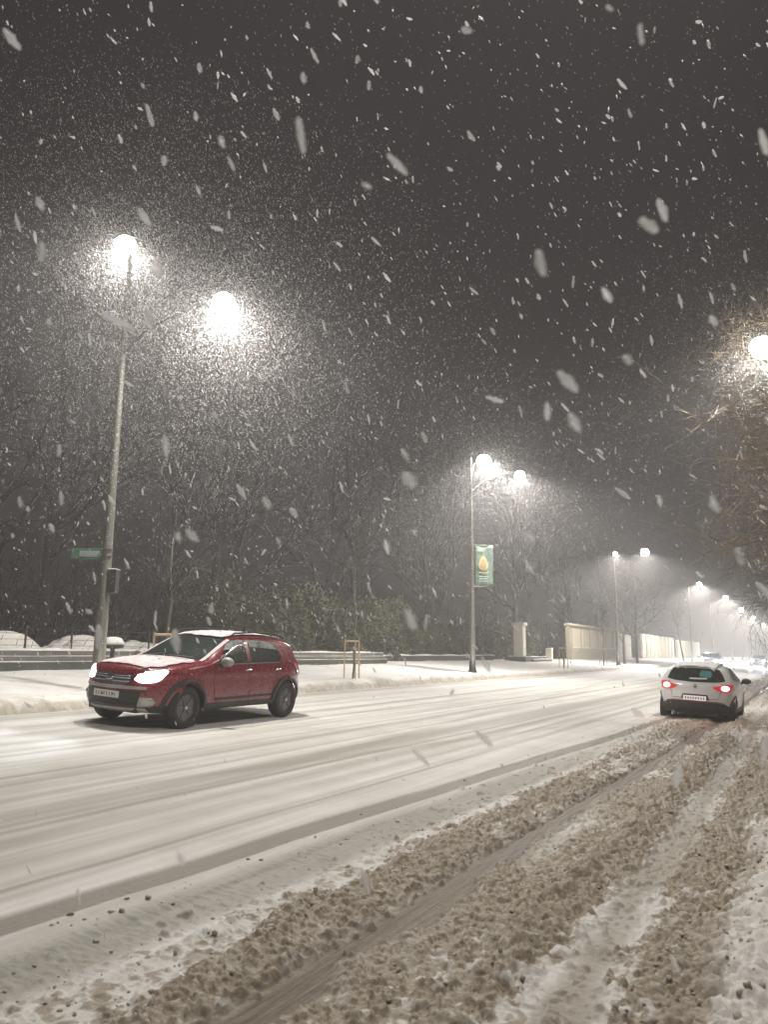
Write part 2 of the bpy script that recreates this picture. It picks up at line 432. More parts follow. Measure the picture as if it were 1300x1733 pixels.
# ------------------------------------------------------------------ lamps
LAMPC = (1, .955, .90)
LENS = M_emit('lit_lamp', (1, .96, .88), 65)
def spot(parent, loc, power, ang=165, blend=.45, col=LAMPC, rot=(0, 0, 0), r=.16, kind='SPOT'):
    l = bpy.data.lights.new('lamp_light', kind); l.energy = power; l.color = col; l.shadow_soft_size = r
    if kind == 'SPOT': l.spot_size = R(ang); l.spot_blend = blend
    o = bpy.data.objects.new('lamp_light', l); COL.objects.link(o); o.location = loc; o.rotation_euler = rot
    o.parent = parent
    return o
def lamp_head(root, p, dirx, power, R0=.30, ang=165):
    """flat housing with a glowing bowl lens under it"""
    bm = bmesh.new()
    lathe(bm, [(0.0, R0*.62), (R0*.25, R0*.60), (R0*.5, R0*.45), (R0*.55, R0*.36), (0.0, R0*.35)], 20)
    bmesh.ops.transform(bm, matrix=Matrix.Translation(p), verts=bm.verts)
    hd = mesh_bm('lamp_head', bm, LEDHEAD, root, True)
    bm = bmesh.new(); bmesh.ops.create_uvsphere(bm, u_segments=20, v_segments=12, radius=R0)
    bmesh.ops.transform(bm, matrix=Matrix.Translation(Vector(p)+Vector((0, 0, -R0*.45))) @ Matrix.Diagonal((1, 1, .95, 1)), verts=bm.verts)
    ln = mesh_bm('lamp_lens', bm, LENS, hd, True); ln.visible_shadow = False   # clear glass: the lamp inside shines through
    spot(root, Vector(p)+Vector((0, 0, -R0*.45)), power, ang)
def pole(name, label, x, y, heads, power, group='street lamps along the road', zb=None, ang=165):
    zb = gz(x) if zb is None else zb
    rt = thing(name, label, 'street lamp', (x, y, zb), 0, group)
    top = max(h[2] for h in heads)-zb
    bm = bmesh.new(); tube(bm, [(0, 0, -.1), (0, 0, 1.5), (0, 0, 1.52), (0, 0, 3.0), (0, 0, top+.1)], [.125, .12, .115, .095, .035], 14)
    mesh_bm('pole', bm, POLE, rt, True)
    bm = bmesh.new(); lathe(bm, [(.2, -.1), (.2, .05), (.15, .12), (.13, .5)], 16); mesh_bm('base', bm, DARKMETAL, rt, True)
    for hx, hy, hz, r0 in heads:
        p = Vector((hx-x, hy-y, hz-zb)); L = math.hypot(p.x, p.y)
        if L > .25:
            bm = bmesh.new(); zs = p.z-.35
            tube(bm, [(0, 0, zs-.3), (p.x*.25, p.y*.25, zs+.15), (p.x*.6, p.y*.6, p.z-.02), (p.x, p.y, p.z+.08)], [.03, .027, .024, .02], 8)
            mesh_bm('arm', bm, ARMBLACK, rt, True)
        lamp_head(rt, p, abs(hx-x) > .3, power, r0, ang)
    return rt
p1 = pole('street_lamp', 'tall twin headed street lamp rising behind the red car, street sign on its pole', -12.6, 11.15,
          [(-12.72, 11.1, 10.45, .24), (-9.79, 11.1, 8.45, .23)], 2400)
p2 = pole('street_lamp', 'twin headed street lamp carrying the green banner, standing on the snowy verge', -12.6, 31.2,
          [(-12.0, 31.2, 10.0, .32), (-10.35, 31.2, 9.15, .22)], 3000)
pole('street_lamp', 'twin headed street lamp before the tall beige wall, third along the far pavement', -12.6, 60.5, [(-12.5, 60.5, 9.2, .16), (-10.3, 60.5, 9.3, .30)], 5200)
labs = ['street lamp just before the bigger distant pair, leftmost of the far row of small lights',
        'second lamp of the far row of small lights over the road', 'third lamp of the far row of small lights over the road',
        'fourth lamp of the far row of small lights over the road', 'last and smallest street lamp light at the end of the row']
for (x, y), lb, r0 in zip([(-11.3, 104), (-10.4, 129.5), (-10.5, 164), (-10.5, 202), (-10.2, 245)], labs, (.30, .34, .38, .38, .42)):
    pole('street_lamp', lb, -12.6, y, [(x, y, 10.4, r0)], 19000)
pn = pole('street_lamp', 'near side street lamp whose bright head is cut by the right edge', 2.2, 23.6, [(-.5, 23.6, 10.45, .34)], 4000, zb=.2)
pole('street_lamp', 'street lamp of the near pavement added just above the viewpoint, out of view, to light the foreground', 2.2, 3.4, [(-.3, 3.4, 10.4, .36)], 1900, zb=.2, ang=120)  # unseen lamp added to brighten the slush, set at the row's spacing

# street name sign on pole 1 ------------------------------------------------
sg = thing('street_sign', 'green street name sign with a pale lettering panel strapped to the twin lamp pole', 'street sign', (-12.6, 11.15, 3.42), 0)
d = Vector((-.82, -.57, 0)).normalized()   # blade direction
an = math.atan2(d.y, d.x)
Mz = Matrix.Rotation(an, 4, 'Z')
bm = bmesh.new(); box(bm, .10, -.015, -.10, .72, .015, .12, Mz); mesh_bm('blade', bm, SIGNGREEN, sg, bevel=.004)
for s in (1,):
    bm = bmesh.new(); box(bm, .13, -.004, -.055, .55, .004, .065, Mz @ Matrix.Translation((0, .019*s, 0))); mesh_bm('lettering_panel', bm, SIGNWHITE, sg)
    bm = bmesh.new()
    rnd = random.Random(3); xx = .16
    while xx < .52:
        w = rnd.choice((.012, .02, .026)); hgt = rnd.choice((.05, .06, .075))
        box(bm, xx, -.002, -.035, xx+.006, .002, -.035+hgt, Mz @ Matrix.Translation((0, .026*s, 0)))
        if w > .013: box(bm, xx+.007, -.002, -.035, xx+w, .002, -.029, Mz @ Matrix.Translation((0, .026*s, 0)))
        xx += w+.014
    mesh_bm('lettering', bm, SIGNGREEN, sg)
bm = bmesh.new()
for zz in (-.06, .08): lathe(bm, [(.105, zz), (.125, zz), (.125, zz+.03), (.105, zz+.03)], 14)
mesh_bm('strap', bm, CHROME, sg)
cb = thing('control_box', 'dark green control box on the near twin lamp pole below the street sign', 'box', (-12.6, 11.15, 2.85), R(30))
bm = bmesh.new(); box(bm, .09, -.12, -.22, .25, .12, .25); mesh_bm('casing', bm, DARKMETAL, cb, bevel=.01)
bm = bmesh.new(); box(bm, .08, -.13, .25, .26, .13, .275); mesh_bm('snow_cap', bm, SNOW, cb, bevel=.01)

# banner on pole 2 ------------------------------------------------
bn = thing('street_banner', 'green vertical banner with a golden flame shaped emblem hung from the second lamp pole', 'banner', (-12.6, 31.2, 4.35), R(30))
bm = bmesh.new()
n = 14
vs = [[bm.verts.new((.13+.80*i/8, .03*math.sin(i*.8+j*.35)*(i/8), 1.78*j/n)) for i in range(9)] for j in range(n+1)]
for j in range(n):
    for i in range(8): bm.faces.new((vs[j][i], vs[j][i+1], vs[j+1][i+1], vs[j+1][i]))
o = mesh_bm('cloth', bm, GREEN, bn, True); o.modifiers.new('thick', 'SOLIDIFY').thickness = .01
def flat(name, pts, mat, parent, y=-.045, M=None, th=.008):
    bm = bmesh.new(); f = bm.faces.new([bm.verts.new((a, y, b)) for a, b in pts])
    r = bmesh.ops.extrude_face_region(bm, geom=[f]); bmesh.ops.translate(bm, vec=(0, -th, 0), verts=[v for v in r['geom'] if isinstance(v, bmesh.types.BMVert)])
    bmesh.ops.recalc_face_normals(bm, faces=bm.faces)
    bmesh.ops.triangulate(bm, faces=[f for f in bm.faces if len(f.verts) > 4])
    return mesh_bm(name, bm, mat, parent)
cx = .50
drop_ = [(cx+.19*math.sin(a)*(1 if True else 0), 0) for a in (0,)]
def teardrop(s, cy):
    out = []
    for k in range(28):
        a = 2*math.pi*k/28; r = .21*s
        x_ = r*math.sin(a)*(1-.35*max(0, math.cos(a))); z_ = r*1.25*math.cos(a)*(1 if math.cos(a) < 0 else 1.5)
        out.append((cx+x_, cy+z_))
    return out[::-1]
flat('emblem', teardrop(1, .93), GOLD, bn)
flat('emblem_core', teardrop(.68, .92), ORANGE, bn, -.056)
bm = bmesh.new()
for k in (-.09, -.045, 0, .045, .09): box(bm, cx+k-.006, -.072, .74, cx+k+.006, -.066, 1.12-abs(k)*1.6)
mesh_bm('emblem_bars', bm, GOLD, bn)
flat('emblem_base', [(cx-.22, .56), (cx+.22, .56), (cx+.19, .63), (cx+.08, .61), (cx-.08, .61), (cx-.19, .63)][::1], GOLD, bn)
bm = bmesh.new()
for zz, a, b in ((1.60, .24, .60), (1.52, .24, .52), (.40, .28, .72), (.30, .32, .66), (.20, .28, .72)): box(bm, a, -.05, zz, b, -.045, zz+.035)
mesh_bm('lettering', bm, PALEPRINT, bn)
for zz in (-.02, 1.79):
    bm = bmesh.new(); tube(bm, [(0, 0, zz), (.96, 0, zz)], .018, 8); mesh_bm('bracket', bm, POLE, bn, True)

# ------------------------------------------------------------------ walls, fence, pillar, buildings
def snow_cap(bm_parent, x0, y0, x1, y1, z, th=.06, name='snow_cap', seed=1, mat=None):
    """lumpy snow lying along a wall top"""
    L = max(x1-x0, y1-y0); n = max(8, int(L/.12)); along_y = (y1-y0) > (x1-x0)
    rnd = random.Random(seed); bm = bmesh.new(); rows = []
    for i in range(n+1):
        f = i/n; w = .85+.3*math.sin(i*.37+seed)+.2*rnd.random(); hh = th*(.7+.35*math.sin(i*.23+seed*2)+.25*rnd.random())
        row = []
        for k, (u, v) in enumerate(((-.52, -.01), (-.5, .5), (-.3, .92), (0, 1), (.3, .92), (.5, .5), (.52, -.01))):
            if along_y: p = ((x0+x1)/2+(x1-x0)*u*min(1.05, w), y0+(y1-y0)*f, z+hh*v)
            else: p = (x0+(x1-x0)*f, (y0+y1)/2+(y1-y0)*u*min(1.05, w), z+hh*v)
            row.append(bm.verts.new(p))
        rows.append(row)
    for a, b in zip(rows, rows[1:]):
        for k in range(6): bm.faces.new((a[k], a[k+1], b[k+1], b[k]))
    bm.faces.new(rows[0][::-1]); bm.faces.new(rows[-1]); bmesh.ops.recalc_face_normals(bm, faces=bm.faces)
    return mesh_bm(name, bm, mat or SNOW, bm_parent, True)
# low wall: three courses stepping back, snow on each ledge
lw = thing('low_wall', 'low stepped grey retaining wall with lines of snow on its courses, left of the sapling', 'wall', (0, 0, 0))
bm = bmesh.new(); box(bm, -17.35, -6, .6, -17.0, 31.7, 1.14); mesh_bm('lower_course', bm, DCONC, lw, bevel=.02)
bm = bmesh.new(); box(bm, -17.55, -6, .6, -17.10, 31.7, 1.28); mesh_bm('middle_course', bm, CONC, lw, bevel=.02)
bm = bmesh.new(); box(bm, -17.75, -6, .6, -17.20, 31.7, 1.42); mesh_bm('upper_course', bm, CONC, lw, bevel=.02)
snow_cap(lw, -17.10, -6, -17.0, 31.7, 1.14, .02, seed=2)
snow_cap(lw, -17.20, -6, -17.10, 31.7, 1.28, .018, seed=3)
snow_cap(lw, -17.73, -6, -17.21, 31.7, 1.42, .06, seed=4)
# second stretch of low wall further on
lw2 = thing('low_wall', 'low stone wall with a snow top between the second lamp pole and the gate pillar', 'wall', (0, 0, 0))
bm = bmesh.new(); box(bm, -19.2, 34.5, .5, -18.7, 50.2, 1.28); mesh_bm('masonry', bm, DCONC, lw2, bevel=.03)
snow_cap(lw2, -19.25, 34.5, -18.68, 50.2, 1.28, .08, seed=5)
# wire fence on the low wall
wf = thing('wire_fence', 'thin dark wire fence standing on the low wall in front of the snowy mounds', 'fence', (0, 0, 0))
for k in range(16):
    y = 4.6+k*1.42; bm = bmesh.new(); tube(bm, [(-17.55, y, 1.4), (-17.55, y, 2.02)], .028, 6); mesh_bm('post', bm, DARKMETAL, wf)
bm = bmesh.new()
for z_ in (1.55, 1.7, 1.85, 1.97): tube(bm, [(-17.55, 4.2, z_), (-17.55, 26.3, z_)], .005, 4)
o = mesh_bm('wires', bm, DARKMETAL, wf)
# snow mounds behind
rnd = random.Random(9)
for k, (yc, w, h_, fl, lb) in enumerate(((12.9, 1.75, .82, 2.2, 'rounded snow covered shrub behind the wire fence at the left edge of the view'),
        (15.9, 1.35, .76, 3.0, 'flat topped snow covered shrub behind the fence, left of the lamp pole'),
        (18.4, 1.15, .72, 2.4, 'snow covered shrub behind the wire fence, between the lamp pole and the red car'),
        (9.3, 1.4, .8, 2.2, 'snow covered shrub outside the left edge of the view'))):
    if k == 3: continue
    bm = bmesh.new(); bmesh.ops.create_icosphere(bm, subdivisions=5, radius=1)
    for v in bm.verts:
        c_ = v.co.copy(); e = fl
        rad = (abs(c_.y)**e + abs(c_.x)**e + abs(c_.z)**2.0)**(1/e)
        c_ = c_/max(rad, .3)
        dn = 1+.06*math.sin(c_.y*3.1+k*2.3)+.05*math.sin(c_.x*7+k)+.06*math.sin(c_.y*5+k*2)+.03*math.sin(c_.z*13+c_.y*11)
        v.co = Vector((c_.x*.9*dn, c_.y*w*dn, max(c_.z, -.3)*h_*dn))
    rt = thing('snow_covered_shrub', lb, 'shrub', (-18.75, yc, 1.0), 0, 'snow covered shrubs behind the fence')
    mesh_bm('snow_cover', bm, SNOW, rt, True)
    bm = bmesh.new()
    for j in range(60):
        a = rnd.random()*math.pi; yy = (rnd.random()*2-1)*w*.8; p = Vector((.9*math.cos(a)*.7+.4, yy, h_*.75*math.sin(a)))
        tube(bm, [p, p+Vector((rnd.uniform(.1, .4), rnd.uniform(-.2, .2), rnd.uniform(.0, .3)))], [.008, .003], 4)
    mesh_bm('twigs', bm, BARK, rt)
# small snow capped post box by pole
bx = thing('bollard', 'dark post with a round snow covered cap beside the lamp pole behind the red car', 'bollard', (-14.6, 13.3, gz(-14.6)))
bm = bmesh.new(); tube(bm, [(0, 0, -.1), (0, 0, .74)], .05, 10); mesh_bm('post', bm, DARKMETAL, bx, True)
bm = bmesh.new(); lathe(bm, [(.0, .70), (.24, .72), (.27, .78), (.25, .80), (0, .80)], 18); mesh_bm('cap', bm, DARKMETAL, bx, True)
bm = bmesh.new(); lathe(bm, [(.26, .80), (.27, .85), (.2, .95), (.1, .98), (0, .99)], 18); mesh_bm('snow_cap', bm, SNOW, bx, True)

# gate pillar with steps
gp = thing('gate_pillar', 'pale stone gate pillar with a flat cap standing on a plinth beside snowy steps', 'pillar', (-17.2, 51.2, 1.0))
bm = bmesh.new(); box(bm, -.33, -.33, .25, .33, .33, 2.35); mesh_bm('shaft', bm, PILLAR, gp, bevel=.02)
bm = bmesh.new(); box(bm, -.44, -.44, 2.35, .44, .44, 2.48); mesh_bm('cap', bm, PILLAR, gp, bevel=.02)
bm = bmesh.new(); box(bm, -.6, -.6, -.3, .6, .6, .25); mesh_bm('plinth', bm, DCONC, gp, bevel=.05)
snow_cap(gp, -.44, -.44, .44, .44, 2.48, .07, seed=7); snow_cap(gp, -.6, -.62, .6, -.33, .25, .1, seed=8)
st = thing('stone_steps', 'two low stone steps under snow to the right of the gate pillar', 'steps', (-17, 54, .85))
for k in range(2):
    bm = bmesh.new(); box(bm, -1.2-.4*k, -2.1, -.3, .5-.4*k, 2.4, .22+.16*k); mesh_bm('step', bm, DCONC, st, bevel=.02)
    snow_cap(st, .1-.4*k if k == 0 else -.3, -2.1, .5-.4*k, 2.4, .22+.16*k, .05, seed=20+k)
sb = thing('stone_post', 'short pale stone post on the snow between the steps and the beige wall', 'post', (-18.5, 62.5, 1.0))
bm = bmesh.new(); box(bm, -.25, -.25, -.2, .25, .25, .85); mesh_bm('shaft', bm, PILLAR, sb, bevel=.03)
snow_cap(sb, -.27, -.27, .27, .27, .85, .08, seed=12)

def pilaster_wall(name, label, x, y0, y1, zt, n, mat, mat2, slot_w=.22):
    rt = thing(name, label, 'wall', (x, y0, 1.0))
    L = y1-y0; h_ = zt-1.0
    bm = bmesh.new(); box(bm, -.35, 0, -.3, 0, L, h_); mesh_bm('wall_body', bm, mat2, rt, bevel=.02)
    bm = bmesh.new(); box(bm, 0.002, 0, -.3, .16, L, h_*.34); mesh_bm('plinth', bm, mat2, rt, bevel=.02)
    snow_cap(rt, .01, .6, .17, L-.4, h_*.34, .06, seed=31)
    w = (L-.2)/n
    for k in range(n):
        bm = bmesh.new(); box(bm, .002, k*w+.1+slot_w, h_*.345, .12, (k+1)*w+.1, h_*.93); mesh_bm('panel', bm, mat, rt, bevel=.02)
    bm = bmesh.new(); box(bm, -.45, -.1, h_, .25, L+.1, h_+.14); mesh_bm('coping', bm, mat, rt, bevel=.02)
    bm = bmesh.new(); box(bm, .003, L-.7, -.3, .22, L, h_-.004); mesh_bm('pier', bm, mat, rt, bevel=.02)
    snow_cap(rt, -.45, -.1, .25, L+.1, h_+.14, .06, seed=33)
    return rt
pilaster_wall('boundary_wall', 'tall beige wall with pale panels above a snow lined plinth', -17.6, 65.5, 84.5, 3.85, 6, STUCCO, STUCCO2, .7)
def plain_wall(label, x, y0, y1, zt, seed, xd=-.4):
    rt = thing('boundary_wall', label, 'wall', (x, y0, 1.0))
    bm = bmesh.new(); box(bm, xd, 0, -.3, 0, y1-y0, zt-1); mesh_bm('wall_body', bm, WHITEWALL, rt, bevel=.02)
    bm = bmesh.new(); box(bm, .004, 0, -.3, .1, y1-y0, .18); mesh_bm('plinth', bm, STUCCO2, rt)
    bm = bmesh.new()
    for k in range(int((y1-y0)/3)): box(bm, .004, k*3+.3, .2, .10, k*3+.75, zt-1.02)
    mesh_bm('pilasters', bm, STUCCO, rt)
    snow_cap(rt, xd-.04, 0, .05, y1-y0, zt-1, .1, seed=seed)
plain_wall('short whitish wall piece just beyond the beige wall behind the leaning trunk', -18.2, 87, 95, 3.6, 51)
plain_wall('longer white wall with faint ribs past the dark tree trunk', -17.8, 99, 126, 3.9, 52)
plain_wall('distant pale wall fading into the haze beyond the ribbed white wall', -18.0, 132, 160, 3.7, 53)
# small pale building behind the hedge
hb = thing('garden_building', 'pale gable end of a small building showing over the end of the hedge', 'building', (-25, 41.5, 1.0))
bm = bmesh.new(); box(bm, -6, 0, -.3, 0, 5.2, 3.1); mesh_bm('wall', bm, WHITEWALL, hb)
bm = bmesh.new(); box(bm, -6.3, -.3, 3.1, .35, 5.5, 3.3); mesh_bm('roof', bm, DCONC, hb)
snow_cap(hb, -6.3, -.3, .35, 5.5, 3.3, .15, seed=61)

# ------------------------------------------------------------------ trees
def prisms(name, segs, mat, parent, k=3):
    A = np.array([s[0] for s in segs], np.float32); B = np.array([s[1] for s in segs], np.float32)
    ra = np.array([s[2] for s in segs], np.float32); rb = np.array([s[3] for s in segs], np.float32)
    d = B-A; d /= np.linalg.norm(d, axis=1, keepdims=True)+1e-9
    ref = np.where(np.abs(d[:, 2:3]) > .9, np.array([[1, 0, 0]], np.float32), np.array([[0, 0, 1]], np.float32))
    u = np.cross(d, ref); u /= np.linalg.norm(u, axis=1, keepdims=True); v = np.cross(d, u)
    n = len(A); V = np.empty((n, 2, k, 3), np.float32)
    for j in range(k):
        a = 2*math.pi*j/k; w = u*math.cos(a)+v*math.sin(a)
        V[:, 0, j] = A+w*ra[:, None]; V[:, 1, j] = B+w*rb[:, None]
    b = (np.arange(n)*2*k)[:, None]; fs = []
    for j in range(k):
        j2 = (j+1) % k; fs.append(np.stack([b[:, 0]+j, b[:, 0]+j2, b[:, 0]+k+j2, b[:, 0]+k+j], -1))
    return mesh_np(name, V.reshape(-1, 3), np.concatenate(fs), mat, parent, k > 4)
def bare_tree_segs(seed, height, bole, spread=1., levels=4, nb=(7, 6, 6, 5), droop=0., rmin=.0045):
    rnd = random.Random(seed); thick, thin = [], []
    def limb(p, d, L, r, lv):
        n = 5 if lv < 2 else 3
        pts = [p]; rr = [r]
        for i in range(n):
            j = Vector((rnd.gauss(0, 1), rnd.gauss(0, 1), rnd.gauss(0, .7)))*(.16 if lv else .05)
            d = (d + j + Vector((0, 0, .05-droop*.12*lv))).normalized()
            q = pts[-1]+d*L/n; pts.append(q); rr.append(r*(1-.75*(i+1)/n))
        for i in range(n): (thick if rr[i] > .03 else thin).append((tuple(pts[i]), tuple(pts[i+1]), rr[i], rr[i+1]))
        if lv >= levels: return
        for k in range(nb[lv]):
            f = (.25 if lv else .0)+(.75 if lv else 1)*(k+rnd.random())/nb[lv]
            if lv == 0: f = bole+(1-bole)*f
            f = min(.98, f); i = min(n-1, int(f*n)); t = f*n-i
            q = pts[i].lerp(pts[i+1], t); rb_ = rr[i]*(1-t)+rr[i+1]*t
            a = rnd.random()*6.283
            dd = (pts[i+1]-pts[i]).normalized(); s1 = dd.orthogonal().normalized(); s2 = dd.cross(s1)
            out = (s1*math.cos(a)+s2*math.sin(a)); tilt = rnd.uniform(.45, .95)*(1.15 if lv == 0 else 1)*spread
            nd = (dd*math.cos(tilt)+out*math.sin(tilt)).normalized()
            l2 = L*(rnd.uniform(.42, .62) if lv else rnd.uniform(.38, .55)*(1.25-.5*f)); limb(q, nd, l2, max(rmin, rb_*.62), lv+1)
    limb(Vector((0, 0, -.2)), Vector((rnd.gauss(0, .03), rnd.gauss(0, .03), 1)).normalized(), height, height*.019, 0)
    return thick, thin
def make_tree(label, seed, height, bole, mat, loc, group, spread=1., rz=0, nb=(9, 7, 6, 5), droop=0., name='bare_tree', rmin=.0045):
    rt = thing(name, label, 'tree', loc, rz, group)
    th, tn = bare_tree_segs(seed, height, bole, spread, nb=nb, droop=droop, rmin=rmin)
    prisms('trunk', th, mat, rt, 7); prisms('crown', tn, mat, rt, 3)
    return rt
def copy_tree(o, loc, rz, s, label):
    c = o.copy(); COL.objects.link(c); c.location = loc; c.rotation_euler = (0, 0, rz); c.scale = (s, s, s); c['label'] = label
    for ch in o.children:
        k = ch.copy(); COL.objects.link(k); k.parent = c
    return c
G1 = 'bare trees of the dark park behind the wall'
protos = [make_tree('tall bare tree close behind the shrubs, at the left edge of the view', 11, 11.5, .22, BARK, (-21, 12, 1), G1),
          make_tree('broad bare tree behind the hedge, in line with the red car', 23, 13, .2, BARK, (-23.5, 27, 1), G1, spread=1.1),
          make_tree('bare tree right of the second lamp pole, dark in the haze', 37, 12, .18, BARK, (-20.5, 45, 1), G1)]
places = [(-24, 18.5, 1.1, 'bare tree behind the shrubs, above the green street sign'), (-27, 9, 1.2, 'bare tree deep in the park at the left edge, behind the nearest tree'),
          (-22, 22.5, .9, 'smaller bare tree just left of the hedge'), (-28, 34, 1.15, 'tall bare tree standing behind the hedge'),
          (-23, 39, 1.0, 'bare tree beside the small pale building'), (-24, 52, 1.05, 'bare tree behind the gate pillar'),
          (-20.5, 60, 1.0, 'bare tree between the gate pillar and the beige wall'), (-23, 72, 1.2, 'tall bare tree leaning over the beige wall'),
          (-22, 84, 1.1, 'bare tree behind the far end of the beige wall'), (-22.5, 97, 1.2, 'hazy bare tree behind the short whitish wall piece'),
          (-23, 115, 1.2, 'hazy bare tree above the ribbed white wall'), (-24, 140, 1.3, 'very faint bare tree above the farthest pale wall'),
          (-32, 50, 1.3, 'large bare tree deep in the park behind the gate pillar'), (-33, 22, 1.25, 'large bare tree deep in the park beyond the street sign'),
          (-31, 66, 1.35, 'large bare tree deep in the park behind the beige wall')]
for k, (x, y, s, lb) in enumerate(places):
    copy_tree(protos[k % 3], (x, y, 1.0), random.random()*6.28, s, lb)
# trees on the pavement by the walls
make_tree('dark leaning street tree in front of the right end of the beige wall', 51, 6.5, .3, BARK, (-13.6, 67.8, gz(-13.6)-.1), 'street trees along the walls', nb=(7, 6, 5, 4)).rotation_euler = (0, R(-6), 0)
make_tree('thick dark street tree right after the leaning one, before the white wall', 52, 7.5, .3, BARK, (-13.6, 73.5, gz(-13.6)-.1), 'street trees along the walls', nb=(7, 6, 5, 4))
make_tree('slim street tree in front of the ribbed white wall', 53, 6.5, .3, BARK, (-13.6, 104, gz(-13.6)-.1), 'street trees along the walls', nb=(7, 6, 5, 4))
# roadside trees on the near side, branches over the road
G2 = 'bare trees of the near pavement overhanging the road'
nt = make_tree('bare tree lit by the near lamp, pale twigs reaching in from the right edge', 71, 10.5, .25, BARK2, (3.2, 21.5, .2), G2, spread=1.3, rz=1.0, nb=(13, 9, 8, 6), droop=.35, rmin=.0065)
nt2 = make_tree('dark bare tree just behind the lit one at the right edge', 77, 11, .22, BARK, (3.2, 28.5, .2), G2, spread=1.3, rz=2.0, nb=(15, 10, 9, 6), droop=.42, rmin=.009)
for x, y, sc_, lb in ((3.3, 37, 1.05, 'bare tree further along the near pavement, branches over the white car'),
                    (3.3, 48, 1.1, 'bare tree of the near pavement whose twigs end near the far lamps'), (3.2, 61, 1.15, 'farthest bare tree of the near pavement row')):
    copy_tree(nt2, (x, y, .2), random.random()*6.28, sc_, lb)
def staked_sapling(label, x, y, seed, hgt=5.2, tall=True):
    z = gz(x)
    rt = thing('sapling', label, 'tree', (x, y, z), 0, 'staked saplings on the verge')
    rnd = random.Random(seed)
    pts = [(0, 0, -.1), (.05, 0, .4), (.0, .03, 1.2), (.08, .02, 1.9), (.02, -.02, 2.6), (.03, 0, 3.6), (0, 0, hgt)]
    bm = bmesh.new(); tube(bm, pts, [.04, .035, .032, .03, .026, .018, .008], 7); mesh_bm('trunk', bm, BARK3, rt, True)
    segs = []
    for k in range(26):
        zz = 2.0+(hgt-2.1)*(k+rnd.random())/26; a = rnd.random()*6.28; L = .9*(1.2-.6*(zz-2)/(hgt-2))
        p = Vector((.03, 0, zz)); d = Vector((math.cos(a), math.sin(a), .9)).normalized()
        q = p+d*L*.5; segs.append((tuple(p), tuple(q), .012, .008)); d2 = (d+Vector((0, 0, .4))).normalized(); e = q+d2*L*.5; segs.append((tuple(q), tuple(e), .008, .004))
        for j in range(6):
            b = p.lerp(e, .3+.6*rnd.random()); dd = (d+Vector((rnd.gauss(0, .6), rnd.gauss(0, .6), rnd.gauss(.2, .4)))).normalized(); segs.append((tuple(b), tuple(b+dd*.35), .005, .003))
    prisms('crown', segs, BARK, rt, 3)
    st = thing('tree_stake_frame', label.replace('young sapling', 'wooden stakes round the young sapling'), 'tree stakes', (x, y, z), R(15), 'stake frames on the verge')
    r_ = .26
    ps = [(r_*math.cos(a), r_*math.sin(a)) for a in (R(90), R(210), R(330))]
    for a, b in ps:
        bm = bmesh.new(); tube(bm, [(a*1.1, b*1.1, -.15), (a, b, 1.22)], .026, 8); mesh_bm('stake', bm, STAKE, st, True)
    for i in range(3):
        for zz in ((1.16,) if i else (1.16,)):
            a, b = ps[i], ps[(i+1) % 3]; bm = bmesh.new()
            tube(bm, [(a[0], a[1], zz), (b[0], b[1], zz)], .03, 6); mesh_bm('crossbar', bm, STAKE, st)
staked_sapling('young sapling on the verge right of the red car', -12.6, 21.2, 3)
staked_sapling('young sapling partly hidden behind the red car', -12.7, 13.1, 4, 2.3)
staked_sapling('young sapling before the left end of the beige wall', -12.6, 45.4, 5, 4.2)
staked_sapling('young sapling in front of the middle of the beige wall', -12.8, 56.5, 6, 4.2)

# hedge: clumps of small leaves on a dense core -------------------------------
t = NT('hedge_leaf'); n_ = t.noise(2.2, 5, .6)
c = t.mix(t.ramp(n_, [(.3, 0.), (.7, 1.)]), (.022, .028, .012), (.12, .125, .055)); t.base(snow_on_top(t, c, .75, .95, .35, 1.4)); t.set(Roughness=.7); LEAF = t.m
def leafy(name, label, cat, x0, x1, y0, y1, z0, zt, N, seed, group=None, size=.09):
    rng = np.random.default_rng(seed)
    rt = thing(name, label, cat, ((x0+x1)/2, (y0+y1)/2, z0), 0, group)
    cx, cy = (x0+x1)/2, (y0+y1)/2; hx, hy = (x1-x0)/2, (y1-y0)/2; hz = zt-z0
    u = rng.uniform(-1, 1, N); v = rng.uniform(-1, 1, N); w = rng.random(N)**.8
    top = 1+.16*np.sin(v*7+seed)+.10*np.sin(v*17+2*seed)+.06*np.sin(v*31)+.08*np.sin(u*4)
    side = 1+.12*np.sin(v*11+w*5)+.10*np.sin(w*9+v*23)
    shell = rng.random(N) < .7; u = np.where(shell, np.sign(u)*(1-.18*rng.random(N)), u)
    P = np.stack([hx*u*side*(1-.3*w**3), hy*v*(1-.04*w), hz*w*top], -1)
    a = rng.normal(0, 1, (N, 3)); a /= np.linalg.norm(a, axis=1, keepdims=True); b = np.cross(a, rng.normal(0, 1, (N, 3))); b /= np.linalg.norm(b, axis=1, keepdims=True)
    s = size*(.5+rng.random(N))[:, None]
    V = np.stack([P-a*s, P+b*s*.5, P+a*s, P-b*s*.5], 1).reshape(-1, 3)
    mesh_np('foliage', V, np.arange(4*N).reshape(-1, 4), LEAF, rt)
    bm = bmesh.new(); rnd = random.Random(seed)
    for k in range(int((y1-y0)/.8)):
        yy = -hy+.4+k*.8; tube(bm, [(rnd.uniform(-.3, .3), yy, -.2), (rnd.uniform(-.5, .5), yy+rnd.uniform(-.3, .3), hz*.8)], [.07, .02], 6)
    mesh_bm('stems', bm, BARK, rt)
leafy('hedge', 'large dense evergreen hedge behind the low wall, right of the red car', 'hedge', -22.5, -18.8, 22.5, 39, 1.0, 3.75, 60000, 3)
leafy('shrub', 'dark evergreen bush between the hedge and the second lamp pole', 'shrub', -21.5, -19.4, 40, 50, 1.0, 2.9, 22000, 4)
